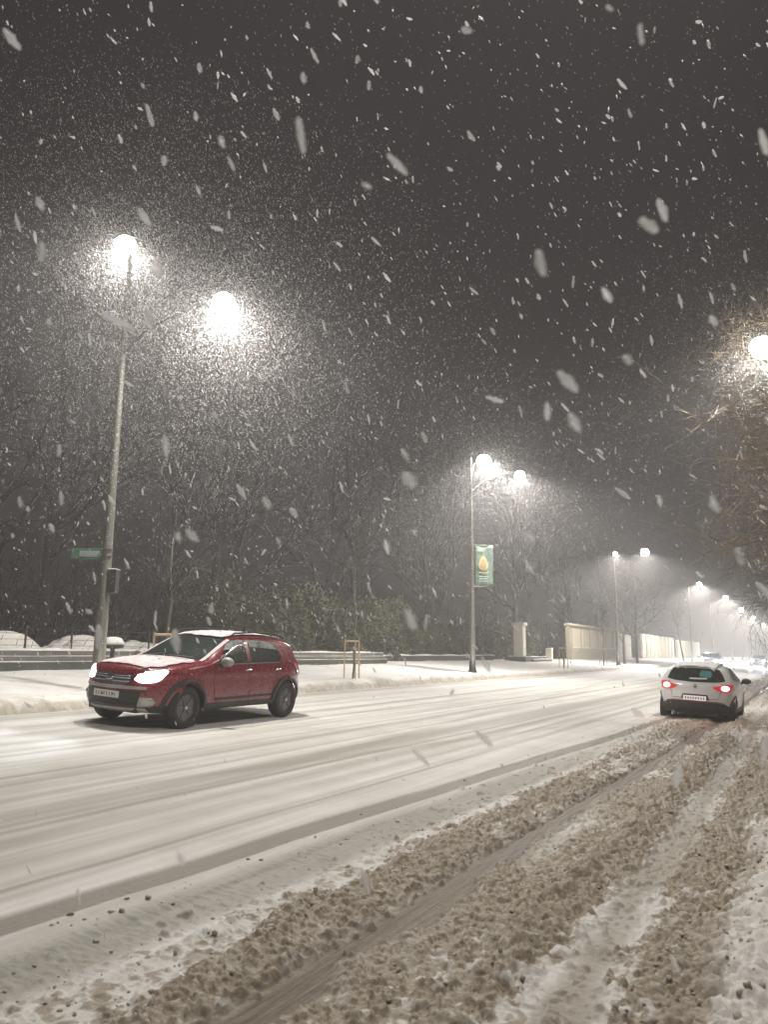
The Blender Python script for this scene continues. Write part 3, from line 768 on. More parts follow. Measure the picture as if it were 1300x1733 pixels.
leafy('shrub', 'dark evergreen bush right of the gate pillar', 'shrub', -22.0, -19.6, 53, 64, 1.0, 3.4, 22000, 6)
def thicket(name, label, x, y0, y1, hgt, n, seed):
    rnd = random.Random(seed); segs = []
    for k in range(n):
        p = Vector((x+rnd.gauss(0, .8), rnd.uniform(y0, y1), .95)); d = Vector((rnd.gauss(0, .25), rnd.gauss(0, .25), 1)).normalized(); L = hgt*rnd.uniform(.5, 1.1)
        q = p
        for i in range(4):
            d = (d+Vector((rnd.gauss(0, .2), rnd.gauss(0, .2), 0))).normalized(); e = q+d*L/4
            segs.append((tuple(q), tuple(e), .018*(1-i*.2), .018*(.8-i*.2)))
            for j in range(4):
                b = q.lerp(e, rnd.random()); dd = (d+Vector((rnd.gauss(0, .8), rnd.gauss(0, .8), rnd.gauss(0, .5)))).normalized(); segs.append((tuple(b), tuple(b+dd*rnd.uniform(.25, .7)), .007, .003))
            q = e
    o = prisms(name, segs, M_bark('undergrowth_bark', (.020, .016, .014), 0.), None); tag(o, label, 'thicket', kind='stuff')
thicket('undergrowth', 'dense bare undergrowth of thin stems filling the dark park behind the wall', -22, 5, 130, 3.8, 3400, 81)

# ------------------------------------------------------------------ cars
def catmull(P, step):
    out = []
    P = [P[0]]+list(P)+[P[-1]]
    for i in range(1, len(P)-2):
        p0, p1, p2, p3 = (np.array(q, float) for q in P[i-1:i+3])
        n = max(2, int(np.linalg.norm(p2-p1)/step))
        for k in range(n):
            t_ = k/n
            out.append(.5*((2*p1)+(-p0+p2)*t_+(2*p0-5*p1+4*p2-p3)*t_**2+(-p0+3*p1-3*p2+p3)*t_**3))
    out.append(np.array(P[-1], float)); return np.array(out)
def sst(a, b, v): t_ = min(1, max(0, (v-a)/(b-a))); return t_*t_*(3-2*t_)
def fill2d(poly, step, jitter=0):
    xs_ = [p[0] for p in poly]; ys_ = [p[1] for p in poly]
    pb = []
    for a, b in zip(poly, list(poly[1:])+[poly[0]]):
        L = math.hypot(b[0]-a[0], b[1]-a[1]); n = max(1, int(round(L/step)))
        for k in range(n): pb.append((a[0]+(b[0]-a[0])*k/n, a[1]+(b[1]-a[1])*k/n))
    def inside(x, y):
        c_ = False; j = len(pb)-1
        for i in range(len(pb)):
            if (pb[i][1] > y) != (pb[j][1] > y) and x < (pb[j][0]-pb[i][0])*(y-pb[i][1])/(pb[j][1]-pb[i][1])+pb[i][0]: c_ = not c_
            j = i
        return c_
    B = np.array(pb); pts = list(pb)
    for x in np.arange(min(xs_)+step*.5, max(xs_), step):
        for y in np.arange(min(ys_)+step*.5, max(ys_), step):
            if inside(x, y) and np.min((B[:, 0]-x)**2+(B[:, 1]-y)**2) > (step*.5)**2: pts.append((float(x), float(y)))
    n = len(pb)
    r = delaunay_2d_cdt([Vector(p) for p in pts], [(i, (i+1) % n) for i in range(n)], [list(range(n))], 1, 1e-6)
    return [tuple(v) for v in r[0]], [tuple(f) for f in r[2]]

class Car:
    def __init__(s, spec): s.__dict__.update(spec)
    def W(s, x, z):
        hw = s.hw
        if z < .6: w = hw - .055*((.6-z)/.35)**2
        elif z < s.belt: w = hw - .012*((z-.6)/.35)**2
        else:
            k = (z-s.belt)/(s.roof-s.belt); w = hw - .012 - s.tumble*k**1.15
        w += .012*math.exp(-((z-(s.belt-.12))/.05)**2)
        fx = max(0, (x-s.front*.62)/(s.front*.38)); w -= .10*fx**2.2*(1 if z < s.belt else 1)
        rx = max(0, (s.rear*.70-x)/(-s.rear*.30)); w -= .09*rx**2.2
        # flared arches
        for ax in (s.axf, s.axr):
            d = math.hypot(x-ax, z-s.wr); w += .018*math.exp(-((d-s.arch)/.07)**2)*(1 if z < .85 else 0)
        return w
    def pull(s, x, z, u):
        f = s.fpull*sst(s.front-1.0, s.front, x)*abs(u)**2.4
        if z > s.belt: 
            f = max(f, .14*sst(s.belt, s.belt+.15, z)*sst(-.4, .3, x)*abs(u)**2)
        r = s.rpull*sst(s.rear+.9, s.rear, x)*abs(u)**2.4
        return x-f+r
    def P(s, x, z, u, r_in=0.):
        return Vector((s.pull(x, z, u), u*s.W(x, z), z))
    def build_shell(s):
        O = catmull(s.outline, .035)
        T = np.gradient(O, axis=0); Nn = np.stack([T[:, 1], -T[:, 0]], -1); Nn /= np.linalg.norm(Nn, axis=1, keepdims=True)+1e-9
        c = np.array([0, .8]); sgn = np.sign(((O-c)*Nn).sum(1).mean()); Nn *= sgn   # outward
        # smooth the fillet at the lower ends
        rr_ = np.array([s.fillet*(.5+.5*sst(.30, .5, z)) for x, z in O])
        inset = O-Nn*rr_[:, None]
        us = list(np.linspace(-1, 1, 0)) 
        U = [0, .15, .3, .45, .6, .72, .80, .86, .90, .93, .955, .972, .985, .995, 1.0]; U = [-a for a in U[:0:-1]]+U
        bm = bmesh.new(); rows = []
        u0 = .90
        for i, (x, z) in enumerate(O):
            row = []
            for u in U:
                t_ = max(0, (abs(u)-u0)/(1-u0)); k = 1-math.sqrt(max(0, 1-t_*t_))
                crown = s.crown*abs(u)**2*(sst(s.belt-.25, s.belt+.05, z))*sst(.0, .5, abs(Nn[i][1]))
                px = x-Nn[i][0]*rr_[i]*k; pz = z-Nn[i][1]*rr_[i]*k - crown
                uu = u
                row.append(bm.verts.new((s.pull(px, pz, uu), uu*s.W(px, pz), pz)))
            rows.append(row)
        for a, b in zip(rows, rows[1:]):
            for k in range(len(U)-1): bm.faces.new((a[k], a[k+1], b[k+1], b[k]))
        # side panels
        cr_ = [s.crown*(sst(s.belt-.25, s.belt+.05, z))*sst(.0, .5, abs(nn[1])) for (x, z), nn in zip(O, Nn)]
        top = [(float(p[0]), float(p[1])-c_) for p, c_ in zip(inset, cr_)]
        lowpts = []
        def arc(ax):
            a0 = math.asin(min(1, (s.sill-s.wr)/s.arch)); n = 26
            return [(ax+s.arch*math.cos(math.pi-a0-(math.pi-2*a0)*k/n), s.wr+s.arch*math.sin(math.pi-a0-(math.pi-2*a0)*k/n)) for k in range(n+1)]
        arcR, arcF = arc(s.axr), arc(s.axf)
        poly = top + arcR + arcF      # top runs front-bottom -> roof -> rear-bottom
        vs_, fs_ = fill2d(poly, .055)
        for sg_ in (1, -1):
            vv = [bm.verts.new(s.P(x, z, sg_)) for x, z in vs_]
            for f in fs_: 
                try: bm.faces.new([vv[i] for i in f])
                except ValueError: pass
        bmesh.ops.remove_doubles(bm, verts=bm.verts, dist=.002)
        bmesh.ops.recalc_face_normals(bm, faces=bm.faces)
        s.arcs = (arcR, arcF)
        s.bvh = BVHTree.FromBMesh(bm)
        return bm
    def patch(s, name, poly, view, mat, parent, off=.006, step=.04, side=1, thick=0, noise=0, bulge=0):
        """outline given in side (x,z), front/rear (y,z) or top (x,y) view, laid on the body shell"""
        vs_, fs_ = fill2d(poly, step)
        cx_ = sum(p[0] for p in poly)/len(poly); cy_ = sum(p[1] for p in poly)/len(poly)
        bm = bmesh.new(); vv = []
        rnd = random.Random(len(poly))
        for a, b in vs_:
            if view == 'side': o_ = Vector((a, 2*side, b)); d_ = Vector((0, -side, 0))
            elif view == 'front': o_ = Vector((4, a, b)); d_ = Vector((-1, 0, 0))
            elif view == 'rear': o_ = Vector((-4, a, b)); d_ = Vector((1, 0, 0))
            else: o_ = Vector((a, b, 4)); d_ = Vector((0, 0, -1))
            h_, n_, i_, dist = s.bvh.ray_cast(o_, d_)
            if h_ is None: vv.append(None); continue
            if n_.dot(d_) > 0: n_ = -n_
            k = off
            if noise: k += noise*(math.sin(a*23+b*7)+math.sin(b*31-a*5))*.5
            vv.append(bm.verts.new(h_+n_*k))
        for f in fs_:
            q = [vv[i] for i in f]
            if None not in q:
                try: bm.faces.new(q)
                except ValueError: pass
        bmesh.ops.recalc_face_normals(bm, faces=bm.faces)
        # orient outward
        if bm.faces:
            f = max(bm.faces, key=lambda f: f.calc_area()); c_ = f.calc_center_median()
            dd = {'side': Vector((0, side, 0)), 'front': Vector((1, 0, 0)), 'rear': Vector((-1, 0, 0)), 'top': Vector((0, 0, 1))}[view]
            if f.normal.dot(dd) < 0: bmesh.ops.reverse_faces(bm, faces=bm.faces)
        o_ = mesh_bm(name, bm, mat, parent, True)
        if thick: 
            sd = o_.modifiers.new('thick', 'SOLIDIFY'); sd.thickness = thick; sd.offset = 1
        return o_
def strip(pts, w):
    """thin polygon around an open polyline"""
    P = [Vector((a, b, 0)) for a, b in pts]; L, Rr = [], []
    for i, p in enumerate(P):
        d_ = (P[min(i+1, len(P)-1)]-P[max(i-1, 0)]).normalized(); n_ = Vector((-d_.y, d_.x, 0))*w/2
        L.append((p+n_).xy[:]); Rr.append((p-n_).xy[:])
    return [tuple(a) for a in L]+[tuple(a) for a in Rr[::-1]]
def build_wheel(root, x, y, r, w=.2, spokes=5, side=1, steer=0):
    wh = bpy.data.objects.new('wheel', None); COL.objects.link(wh); wh.parent = root; wh.location = (x, y, r); wh.rotation_euler = (0, 0, steer)
    wh.empty_display_size = .1
    bm = bmesh.new(); lathe(bm, [(r*.62, -w/2), (r*.93, -w/2), (r*.985, -w*.38), (r, -w*.2), (r, w*.2), (r*.985, w*.38), (r*.93, w/2), (r*.62, w/2), (r*.60, 0)], 40, 'y')
    mesh_bm('tyre', bm, TYRE, wh, True)
    bm = bmesh.new(); yo = side*w*.36
    lathe(bm, [(r*.645, yo), (r*.66, yo+side*.02), (r*.60, yo+side*.018), (r*.585, yo-side*.01)], 36, 'y')
    for k in range(spokes):
        a = 2*math.pi*k/spokes+.3
        for da in (-.13, .13):
            M_ = Matrix.Rotation(a+da, 4, 'Y')
            box(bm, -.016, min(yo-.03*side, yo+.012*side), .03, .016, max(yo-.03*side, yo+.012*side), r*.61, M_)
    lathe(bm, [(.055, yo-side*.03), (.055, yo+side*.018), (.03, yo+side*.024), (.001, yo+side*.024)], 16, 'y')
    mesh_bm('rim', bm, RIM, wh)
    bm = bmesh.new(); lathe(bm, [(r*.61, yo-side*.045), (.001, yo-side*.05)], 30, 'y'); mesh_bm('wheel_disc', bm, BLACKP, wh)
    bm = bmesh.new(); lathe(bm, [(.026, yo+side*.024), (.026, yo+side*.03), (.001, yo+side*.031)], 14, 'y'); mesh_bm('hub_cap', bm, CHROME, wh)
    return wh
def well(car, root):
    for arc_ in car.arcs:
        for sg_ in (1, -1):
            bm = bmesh.new(); A, B = [], []
            for x, z in arc_:
                w = car.W(x, z); A.append(bm.verts.new((car.pull(x, z, 1), sg_*(w-.004), z))); B.append(bm.verts.new((x, sg_*(w-.34), z)))
            for k in range(len(A)-1): bm.faces.new((A[k], A[k+1], B[k+1], B[k]))
            bm.faces.new(B); mesh_bm('wheel_well', bm, BLACKP, root, False)
    bm = bmesh.new(); box(bm, car.rear+.12, -.5, car.sill-.03, car.front-.12, .5, .52); mesh_bm('underbody', bm, BLACKP, root)
def arch_band(car, w, a_ext=0):
    out = []
    for arc_, ax in zip(car.arcs, (car.axr, car.axf)):
        outer = [(ax+(x-ax)*(car.arch+w)/car.arch, car.wr+(z-car.wr)*(car.arch+w)/car.arch) for x, z in arc_]
        out.append([tuple(p) for p in arc_]+outer[::-1])
    return out
def paint(name, col, rough=.28, dirt=.35):
    t = NT(name); n_ = t.noise(26, 6, .75); n2_ = t.noise(3, 4, .6)
    # road salt and wet flakes stuck to the paint
    sx = t.n('ShaderNodeSeparateXYZ'); t.l(t.coord(), sx.inputs[0])
    low = t.n('ShaderNodeMapRange', _From_Min=.75, _From_Max=.25, _To_Min=.0, _To_Max=.75); t.l(sx.outputs[2], low.inputs['Value'])
    f = t.math('MULTIPLY', t.ramp(n_, [(.52, 0.), (.72, 1.)]), t.math('ADD', .25, n2_))
    f = t.math('ADD', f, t.math('MULTIPLY', low.outputs[0], t.ramp(t.noise(9, 5, .7), [(.35, 0.), (.7, 1.)])), True)
    t.base(t.mix(t.math('MULTIPLY', f, dirt), col, (.55, .50, .48))); t.l(t.ramp(f, [(0., rough), (1., .7)]), t.p.inputs['Roughness'])
    t.set(**{'Coat Weight': .5, 'Coat Roughness': .15}); return t.m
GLASS = NT('tinted_glass'); GLASS.base(GLASS.mix(GLASS.ramp(GLASS.noise(30, 5, .7), [(.5, 0.), (.75, 1.)]), (.012, .020, .018), (.10, .12, .11))); GLASS.set(Roughness=.10, **{'Specular IOR Level': .8}); GLASS = GLASS.m
HEADL = M_emit('headlight_glow', (.80, .90, 1.0), 22)
TAILHOT = M_emit('taillight_glow', (1, .72, .66), 2.6)
TAILRED = M_emit('taillight_red', (1, .04, .035), .30)
PLATEL = M_emit('plate_glow', (1, .85, .75), .35)
CARSNOW = M_snow('car_snow', (.78, .74, .73), (.60, .47, .47), 9, .5)
WINDOWSHEEN = M_snow('window_sheen_paint', (.42, .46, .43), (.10, .13, .12), 7, .2)  # pale greenish tone imitating the reflection on the side glass
CARSNOWW = M_snow('roof_snow', (.80, .79, .77), (.70, .69, .67), 5, .4)

def wobble(poly, a, seed, n=3):
    rnd = random.Random(seed); out = []
    for p, q in zip(poly, poly[1:]+poly[:1]):
        for k in range(n):
            t_ = k/n; out.append((p[0]+(q[0]-p[0])*t_+rnd.uniform(-a, a), p[1]+(q[1]-p[1])*t_+rnd.uniform(-a, a)))
    return out

def red_hatch(name, label, loc, rz, paintm, group=None, full=True, lean=0., beam=150, headmat=None, snowm=None):
    snowm = snowm or CARSNOW
    s = Car(dict(hw=.865, belt=.98, roof=1.52, tumble=.215, front=2.04, rear=-2.04, axf=1.24, axr=-1.36, wr=.325, arch=.385, sill=.27, fpull=.30, rpull=.17, fillet=.075, crown=.05,
        outline=[(1.90, .25), (2.0, .30), (2.035, .42), (2.04, .56), (2.02, .70), (1.985, .80), (1.955, .90), (1.88, .955), (1.62, 1.005), (1.25, 1.045), (.98, 1.07), (.86, 1.10),
                 (.62, 1.24), (.36, 1.385), (.16, 1.47), (-.10, 1.515), (-.5, 1.535), (-1.0, 1.525), (-1.45, 1.485), (-1.68, 1.435), (-1.76, 1.38), (-1.86, 1.20), (-1.94, 1.03), (-1.985, .92), (-2.03, .80), (-2.04, .60), (-2.03, .42), (-1.93, .28)]))
    rt = thing(name, label, 'car', loc, rz, group); rt.rotation_euler = (lean, 0, rz)
    mesh_bm('body', s.build_shell(), paintm, rt, True)
    well(s, rt)
    for i, (x, st_) in enumerate(((s.axf, .0), (s.axr, 0))):
        for sg_ in (1, -1): build_wheel(rt, x, sg_*.765, s.wr, side=sg_, steer=st_)
    sides = (1, -1)
    for sg_ in sides:
        # glass house
        s.patch('side_window', [(.56, 1.05), (.40, 1.20), (.24, 1.325), (.08, 1.405), (-.02, 1.425), (-.20, 1.432), (-.20, 1.035)], 'side', GLASS, rt, .008, .05, sg_)
        s.patch('side_window', [(-.30, 1.432), (-.70, 1.430), (-.98, 1.405), (-1.08, 1.36), (-1.17, 1.13), (-1.14, 1.065), (-1.05, 1.05), (-.30, 1.035)], 'side', GLASS, rt, .008, .05, sg_)
        s.patch('door_pillar', [(-.205, 1.435), (-.295, 1.435), (-.295, 1.035), (-.205, 1.035)], 'side', paintm, rt, .007, .05, sg_)
        s.patch('window_trim', strip([(.62, 1.005), (.1, 1.015), (-.6, 1.025), (-1.1, 1.035)], .016), 'side', CHROME, rt, .012, .06, sg_)
        # shut lines
        s.patch('door_seam', strip([(.62, 1.0), (.66, .80), (.62, .50), (.52, .33)], .012), 'side', BLACKP, rt, .004, .05, sg_)
        s.patch('door_seam', strip([(-.25, 1.03), (-.26, .7), (-.27, .33)], .012), 'side', BLACKP, rt, .004, .05, sg_)
        s.patch('door_seam', strip([(-1.08, 1.03), (-1.02, .80), (-.93, .62), (-.92, .45)], .012), 'side', BLACKP, rt, .004, .05, sg_)
        for hx in (-.08, -.92):
            o = s.patch('door_handle', [(hx, .885), (hx-.17, .895), (hx-.17, .925), (hx, .915)], 'side', CHROME, rt, .02, .05, sg_, thick=.02)
        # cladding
        for bp in arch_band(s, .065): s.patch('arch_trim', bp, 'side', BLACKP, rt, .008, .04, sg_, thick=.014)
        s.patch('sill_trim', [(.86, .275), (.86, .36), (-.98, .36), (-.98, .275)], 'side', BLACKP, rt, .008, .07, sg_, thick=.016)
        s.patch('door_molding', strip([(.60, .43), (.0, .435), (-.9, .45)], .035), 'side', BLACKP, rt, .008, .06, sg_, thick=.008)
        # mirror
        bm = bmesh.new(); bmesh.ops.create_icosphere(bm, subdivisions=3, radius=1)
        for v in bm.verts: v.co = Vector((v.co.x*.075, v.co.y*.125, v.co.z*.085))
        bmesh.ops.transform(bm, matrix=Matrix.Translation((.52, sg_*.985, 1.06)), verts=bm.verts); mm = mesh_bm('mirror', bm, SILVERP, rt, True)
        bm = bmesh.new(); tube(bm, [(.52, sg_*.83, .99), (.52, sg_*.90, 1.02)], [.04, .03], 8); mesh_bm('mirror_arm', bm, BLACKP, mm)
        # roof rail
        bm = bmesh.new(); tube(bm, [(.05, sg_*.60, 1.49), (-.05, sg_*.605, 1.545), (-.6, sg_*.61, 1.58), (-1.2, sg_*.60, 1.565), (-1.42, sg_*.59, 1.53), (-1.5, sg_*.585, 1.48)], [.014, .018, .018, .018, .018, .014], 8)
        mesh_bm('roof_rail', bm, DARKMETAL, rt, True)
        # headlights wrap round the corner
        yo = sg_
        s.patch('headlight', [(yo*.43, .755), (yo*.52, .715), (yo*.64, .715), (yo*.73, .75), (yo*.765, .81), (yo*.74, .868), (yo*.60, .866), (yo*.46, .835)], 'front', headmat or HEADL, rt, .012, .02)
        s.patch('headlight', [(1.84, .75), (1.76, .775), (1.68, .83), (1.61, .90), (1.70, .905), (1.84, .88)], 'side', headmat or HEADL, rt, .012, .02, sg_)
        # fog light panel and lamp
        s.patch('fog_light_panel', [(yo*.50, .34), (yo*.68, .345), (yo*.73, .42), (yo*.69, .49), (yo*.54, .49)], 'front', SILVERP, rt, .012, .04, thick=.006)
        s.patch('fog_light', [(yo*.62+.05*math.cos(a*.5236), .42+.055*math.sin(a*.5236)) for a in range(12)], 'front', WHITELENS, rt, .026, .04)
        s.patch('taillight', [(yo*.66, .80), (yo*.84, .80), (yo*.84, 1.06), (yo*.74, 1.08), (yo*.68, 1.0)], 'rear', REDLENS, rt, .01, .04)
        s.patch('taillight', [(-1.95, .82), (-1.70, .95), (-1.72, 1.03), (-1.93, 1.06)], 'side', REDLENS, rt, .01, .04, sg_)
    # windscreen and rear window
    s.patch('windscreen', [(.80, -.66), (.86, -.35), (.885, 0), (.86, .35), (.80, .66), (.10, .545), (.19, .28), (.215, 0), (.19, -.28), (.10, -.545)], 'top', GLASS, rt, .008, .07)
    s.patch('rear_window', [(-.60, 1.08), (.60, 1.08), (.54, 1.36), (-.54, 1.36)], 'rear', GLASS, rt, .008, .07)
    # nose
    s.patch('upper_grille', [(-.39, .68), (.39, .68), (.42, .80), (.38, .825), (-.38, .825), (-.42, .80)], 'front', BLACKP, rt, .008, .05)
    for zz in (.715, .765, .80): s.patch('grille_bar', strip([(-.37, zz), (-.07, zz)], .014), 'front', CHROME, rt, .018, .05, thick=.01); s.patch('grille_bar', strip([(.07, zz), (.37, zz)], .014), 'front', CHROME, rt, .018, .05, thick=.01)
    s.patch('emblem', [(-.075, .775), (-.065, .73), (0, .715), (.065, .73), (.075, .775), (.03, .765), (0, .76), (-.03, .765)], 'front', CHROME, rt, .022, .03, thick=.01)
    s.patch('bumper_bar', strip([(-.62, .63), (0, .625), (.62, .63)], .05), 'front', SILVERP, rt, .010, .05, thick=.006)
    s.patch('lower_grille', [(-.50, .34), (.50, .34), (.56, .58), (-.56, .58)], 'front', BLACKP, rt, .008, .06)
    for zz in (.37, .41): s.patch('grille_bar', strip([(-.48, zz), (.48, zz)], .012), 'front', DARKMETAL, rt, .018, .08, thick=.008)
    s.patch('skid_plate', [(-.62, .265), (.62, .265), (.60, .325), (-.60, .325)], 'front', SILVERP, rt, .014, .06, thick=.008)
    s.patch('bumper_trim', [(-.84, .265), (-.62, .265), (-.60, .335), (-.84, .38)], 'front', BLACKP, rt, .012, .05, thick=.008)
    s.patch('bumper_trim', [(.84, .265), (.62, .265), (.60, .335), (.84, .38)], 'front', BLACKP, rt, .012, .05, thick=.008)
    bm = bmesh.new(); box(bm, 2.045, -.26, .46, 2.062, .26, .565); mesh_bm('number_plate', bm, PLATE, rt, bevel=.003)
    bm = bmesh.new(); yy = -.21
    rnd = random.Random(2)
    while yy < .2:
        box(bm, 2.0625, yy, .485, 2.0645, yy+.012, .54)
        if rnd.random() < .6: box(bm, 2.0625, yy+.013, rnd.choice((.485, .51, .53)), 2.0645, yy+.035, rnd.choice((.50, .52, .54)))
        yy += .055
    mesh_bm('plate_characters', bm, BLACKP, rt)
    if full:
        s.patch('hood_snow', wobble([(1.80, -.50), (1.84, 0), (1.80, .50), (1.55, .66), (1.25, .69), (.95, .69), (.97, .3), (1.0, -.3), (.95, -.69), (1.25, -.69), (1.55, -.66)], .02, 3), 'top', snowm, rt, .016, .05, noise=.005, thick=.004)
        s.patch('roof_snow', wobble([(.14, -.50), (.22, 0), (.14, .50), (-.4, .53), (-1.0, .53), (-1.55, .48), (-1.6, 0), (-1.55, -.48), (-1.0, -.53), (-.4, -.53)], .015, 4), 'top', snowm, rt, .03, .05, noise=.007, thick=.006)
        for sg_ in sides:
            s.patch('pillar_snow', wobble(strip([(.84, sg_*.70), (.5, sg_*.655), (.10, sg_*.60)], .07), .008, 6, 2), 'top', snowm, rt, .014, .04)
            s.patch('wiper', strip([(.86, sg_*.30-.25), (.80, sg_*.30+.2)], .02), 'top', BLACKP, rt, .02, .05)
        s.patch('cowl_snow', wobble(strip([(.90, -.62), (.945, 0), (.90, .62)], .05), .008, 7, 2), 'top', snowm, rt, .018, .04)
        s.patch('window_sheen', [(.36, 1.245), (.24, 1.33), (.08, 1.408), (-.02, 1.424), (-.18, 1.426), (-.18, 1.36), (.02, 1.33), (.16, 1.27)], 'side', WINDOWSHEEN, rt, .010, .05, 1)  # bright reflection along the window top, painted as a pale patch
        s.patch('window_sheen', [(-.32, 1.426), (-.68, 1.424), (-.95, 1.402), (-1.05, 1.36), (-1.09, 1.27), (-.32, 1.31)], 'side', WINDOWSHEEN, rt, .010, .05, 1)
    rt.scale = (1.01, 1, .945)
    for ch in rt.children:
        if ch.name.startswith('wheel') and ch.type == 'EMPTY': ch.scale = (1/1.01, 1, 1/.945)
    # light thrown by the headlamps
    if beam:
        for sg_ in (1, -1):
            spot(rt, (2.16, sg_*.60, .78), beam, 70, .8, (.86, .93, 1), (R(82), 0, R(-90)), .05)
    return rt
RED = paint('red_paint', (.185, .007, .015), .24, .32)
red_hatch('car', 'red hatchback with headlights on and thin snow on hood and roof, driving towards the left', (-9.36, 10.52, gz(-9.36)+.015), R(-90), RED, lean=R(-3.1))
def white_hatch(name, label, loc, rz, paintm, lean=0.):
    s = Car(dict(hw=.865, belt=.96, roof=1.43, tumble=.25, front=2.03, rear=-2.03, axf=1.18, axr=-1.41, wr=.31, arch=.355, sill=.22, fpull=.34, rpull=.26, fillet=.10, crown=.05,
        outline=[(1.90, .22), (2.0, .30), (2.03, .45), (2.01, .62), (1.93, .76), (1.75, .86), (1.40, .95), (1.05, 1.0), (.90, 1.04), (.6, 1.19), (.3, 1.33), (.1, 1.395), (-.2, 1.43), (-.6, 1.445), (-1.1, 1.435),
                 (-1.5, 1.40), (-1.70, 1.365), (-1.76, 1.33), (-1.84, 1.20), (-1.92, 1.03), (-1.955, .97), (-1.985, .88), (-1.99, .74), (-2.02, .62), (-2.03, .50), (-2.02, .38), (-1.93, .25)]))
    rt = thing(name, label, 'car', loc, rz); rt.rotation_euler = (lean, 0, rz)
    mesh_bm('body', s.build_shell(), paintm, rt, True); well(s, rt)
    for x in (s.axf, s.axr):
        for sg_ in (1, -1): build_wheel(rt, x, sg_*.755, s.wr, side=sg_)
    for sg_ in (1, -1):
        s.patch('side_window', [(.60, 1.02), (.40, 1.14), (.20, 1.25), (.02, 1.33), (-.18, 1.345), (-.18, 1.01)], 'side', GLASS, rt, .008, .05, sg_)
        s.patch('side_window', [(-.25, 1.345), (-.65, 1.34), (-1.0, 1.30), (-1.22, 1.21), (-1.42, 1.10), (-1.25, 1.06), (-.25, 1.01)], 'side', GLASS, rt, .008, .05, sg_)
        s.patch('door_seam', strip([(-.22, 1.0), (-.24, .7), (-.25, .27)], .012), 'side', BLACKP, rt, .004, .05, sg_)
        s.patch('door_seam', strip([(-1.12, 1.02), (-1.05, .78), (-.95, .6), (-.93, .4)], .012), 'side', BLACKP, rt, .004, .05, sg_)
        s.patch('sill_trim', [(.80, .225), (.80, .33), (-1.02, .33), (-1.02, .225)], 'side', BLACKP, rt, .008, .07, sg_, thick=.014)
        for bp in arch_band(s, .03): s.patch('arch_trim', bp, 'side', BLACKP, rt, .008, .04, sg_, thick=.012)
        s.patch('door_handle', [(-.05, .83), (-.20, .84), (-.20, .865), (-.05, .855)], 'side', paintm, rt, .02, .05, sg_, thick=.02)
        bm = bmesh.new(); bmesh.ops.create_icosphere(bm, subdivisions=3, radius=1)
        for v in bm.verts: v.co = Vector((v.co.x*.08, v.co.y*.12, v.co.z*.08))
        bmesh.ops.transform(bm, matrix=Matrix.Translation((.58, sg_*.985, 1.01)), verts=bm.verts); mm = mesh_bm('mirror', bm, BLACKP, rt, True)
        bm = bmesh.new(); tube(bm, [(.58, sg_*.83, .94), (.58, sg_*.90, .97)], [.04, .03], 8); mesh_bm('mirror_arm', bm, BLACKP, mm)
        # tail lamps: pointed towards the middle, hot round light inside
        y = sg_
        s.patch('taillight', [(y*.38, .885), (y*.50, .81), (y*.66, .775), (y*.79, .80), (y*.80, .90), (y*.74, .965), (y*.58, .935)], 'rear', TAILRED, rt, .012, .035)
        s.patch('taillight', [(-1.80, .84), (-1.55, .93), (-1.58, .97), (-1.82, .97)], 'side', TAILRED, rt, .012, .04, sg_)
        s.patch('tail_bulb', [(y*.655+.088*math.cos(a*.5236), .872+.060*math.sin(a*.5236)) for a in range(12)], 'rear', TAILHOT, rt, .03, .04)
        s.patch('headlight', [(y*.42, .66), (y*.70, .66), (y*.78, .80), (y*.6, .82)], 'front', HEADL, rt, .01, .05)
        s.patch('reflector', [(y*.58, .40), (y*.74, .41), (y*.74, .435), (y*.58, .425)], 'rear', REDLENS, rt, .012, .05)
        spot(rt, (2.14, sg_*.60, .70), 60, 70, .8, (.86, .93, 1), (R(82), 0, R(-90)), .05)
    s.patch('windscreen', [(.83, -.62), (.90, 0), (.83, .62), (.16, .52), (.26, 0), (.16, -.52)], 'top', GLASS, rt, .008, .07)
    s.patch('rear_window', [(-.66, 1.045), (-.45, 1.005), (0, .99), (.45, 1.005), (.66, 1.045), (.60, 1.20), (.52, 1.315), (0, 1.335), (-.52, 1.315), (-.60, 1.20)], 'rear', GLASS, rt, .008, .05)
    s.patch('cabin_reflection', [(-.10, 1.13), (-.34, 1.11), (-.38, 1.20), (-.33, 1.27), (-.14, 1.28), (-.10, 1.22)], 'rear', M_plain('teal_reflection', (.10, .30, .30), .2, 0, .3, 9), rt, .012, .05)  # light seen through the cabin, painted on as a teal patch
    s.patch('rear_wiper', strip([(-.02, 1.0), (.12, 1.045), (-.22, 1.055)], .03), 'rear', BLACKP, rt, .02, .04)
    s.patch('wiper_snow', wobble(strip([(-.26, 1.075), (.12, 1.065)], .035), .006, 8, 2), 'rear', CARSNOWW, rt, .03, .04)
    s.patch('emblem', [(0, .955), (.038, .895), (0, .835), (-.038, .895)], 'rear', CHROME, rt, .014, .03, thick=.01)
    s.patch('tailgate_seam', strip([(-.66, .96), (-.56, .76), (-.52, .60), (.52, .60), (.56, .76), (.66, .96)], .010), 'rear', BLACKP, rt, .004, .05)
    s.patch('plate_recess', [(-.32, .58), (.32, .58), (.28, .70), (-.28, .70)], 'rear', BLACKP, rt, .006, .05)
    s.patch('lower_bumper', [(-.80, .27), (.80, .27), (.80, .40), (.66, .49), (.50, .52), (-.50, .52), (-.66, .49), (-.80, .40)], 'rear', BLACKP, rt, .014, .05, thick=.012)
    s.patch('bumper_rim', strip([(-.66, .505), (-.50, .535), (.50, .535), (.66, .505)], .02), 'rear', REDLENS, rt, .02, .05)
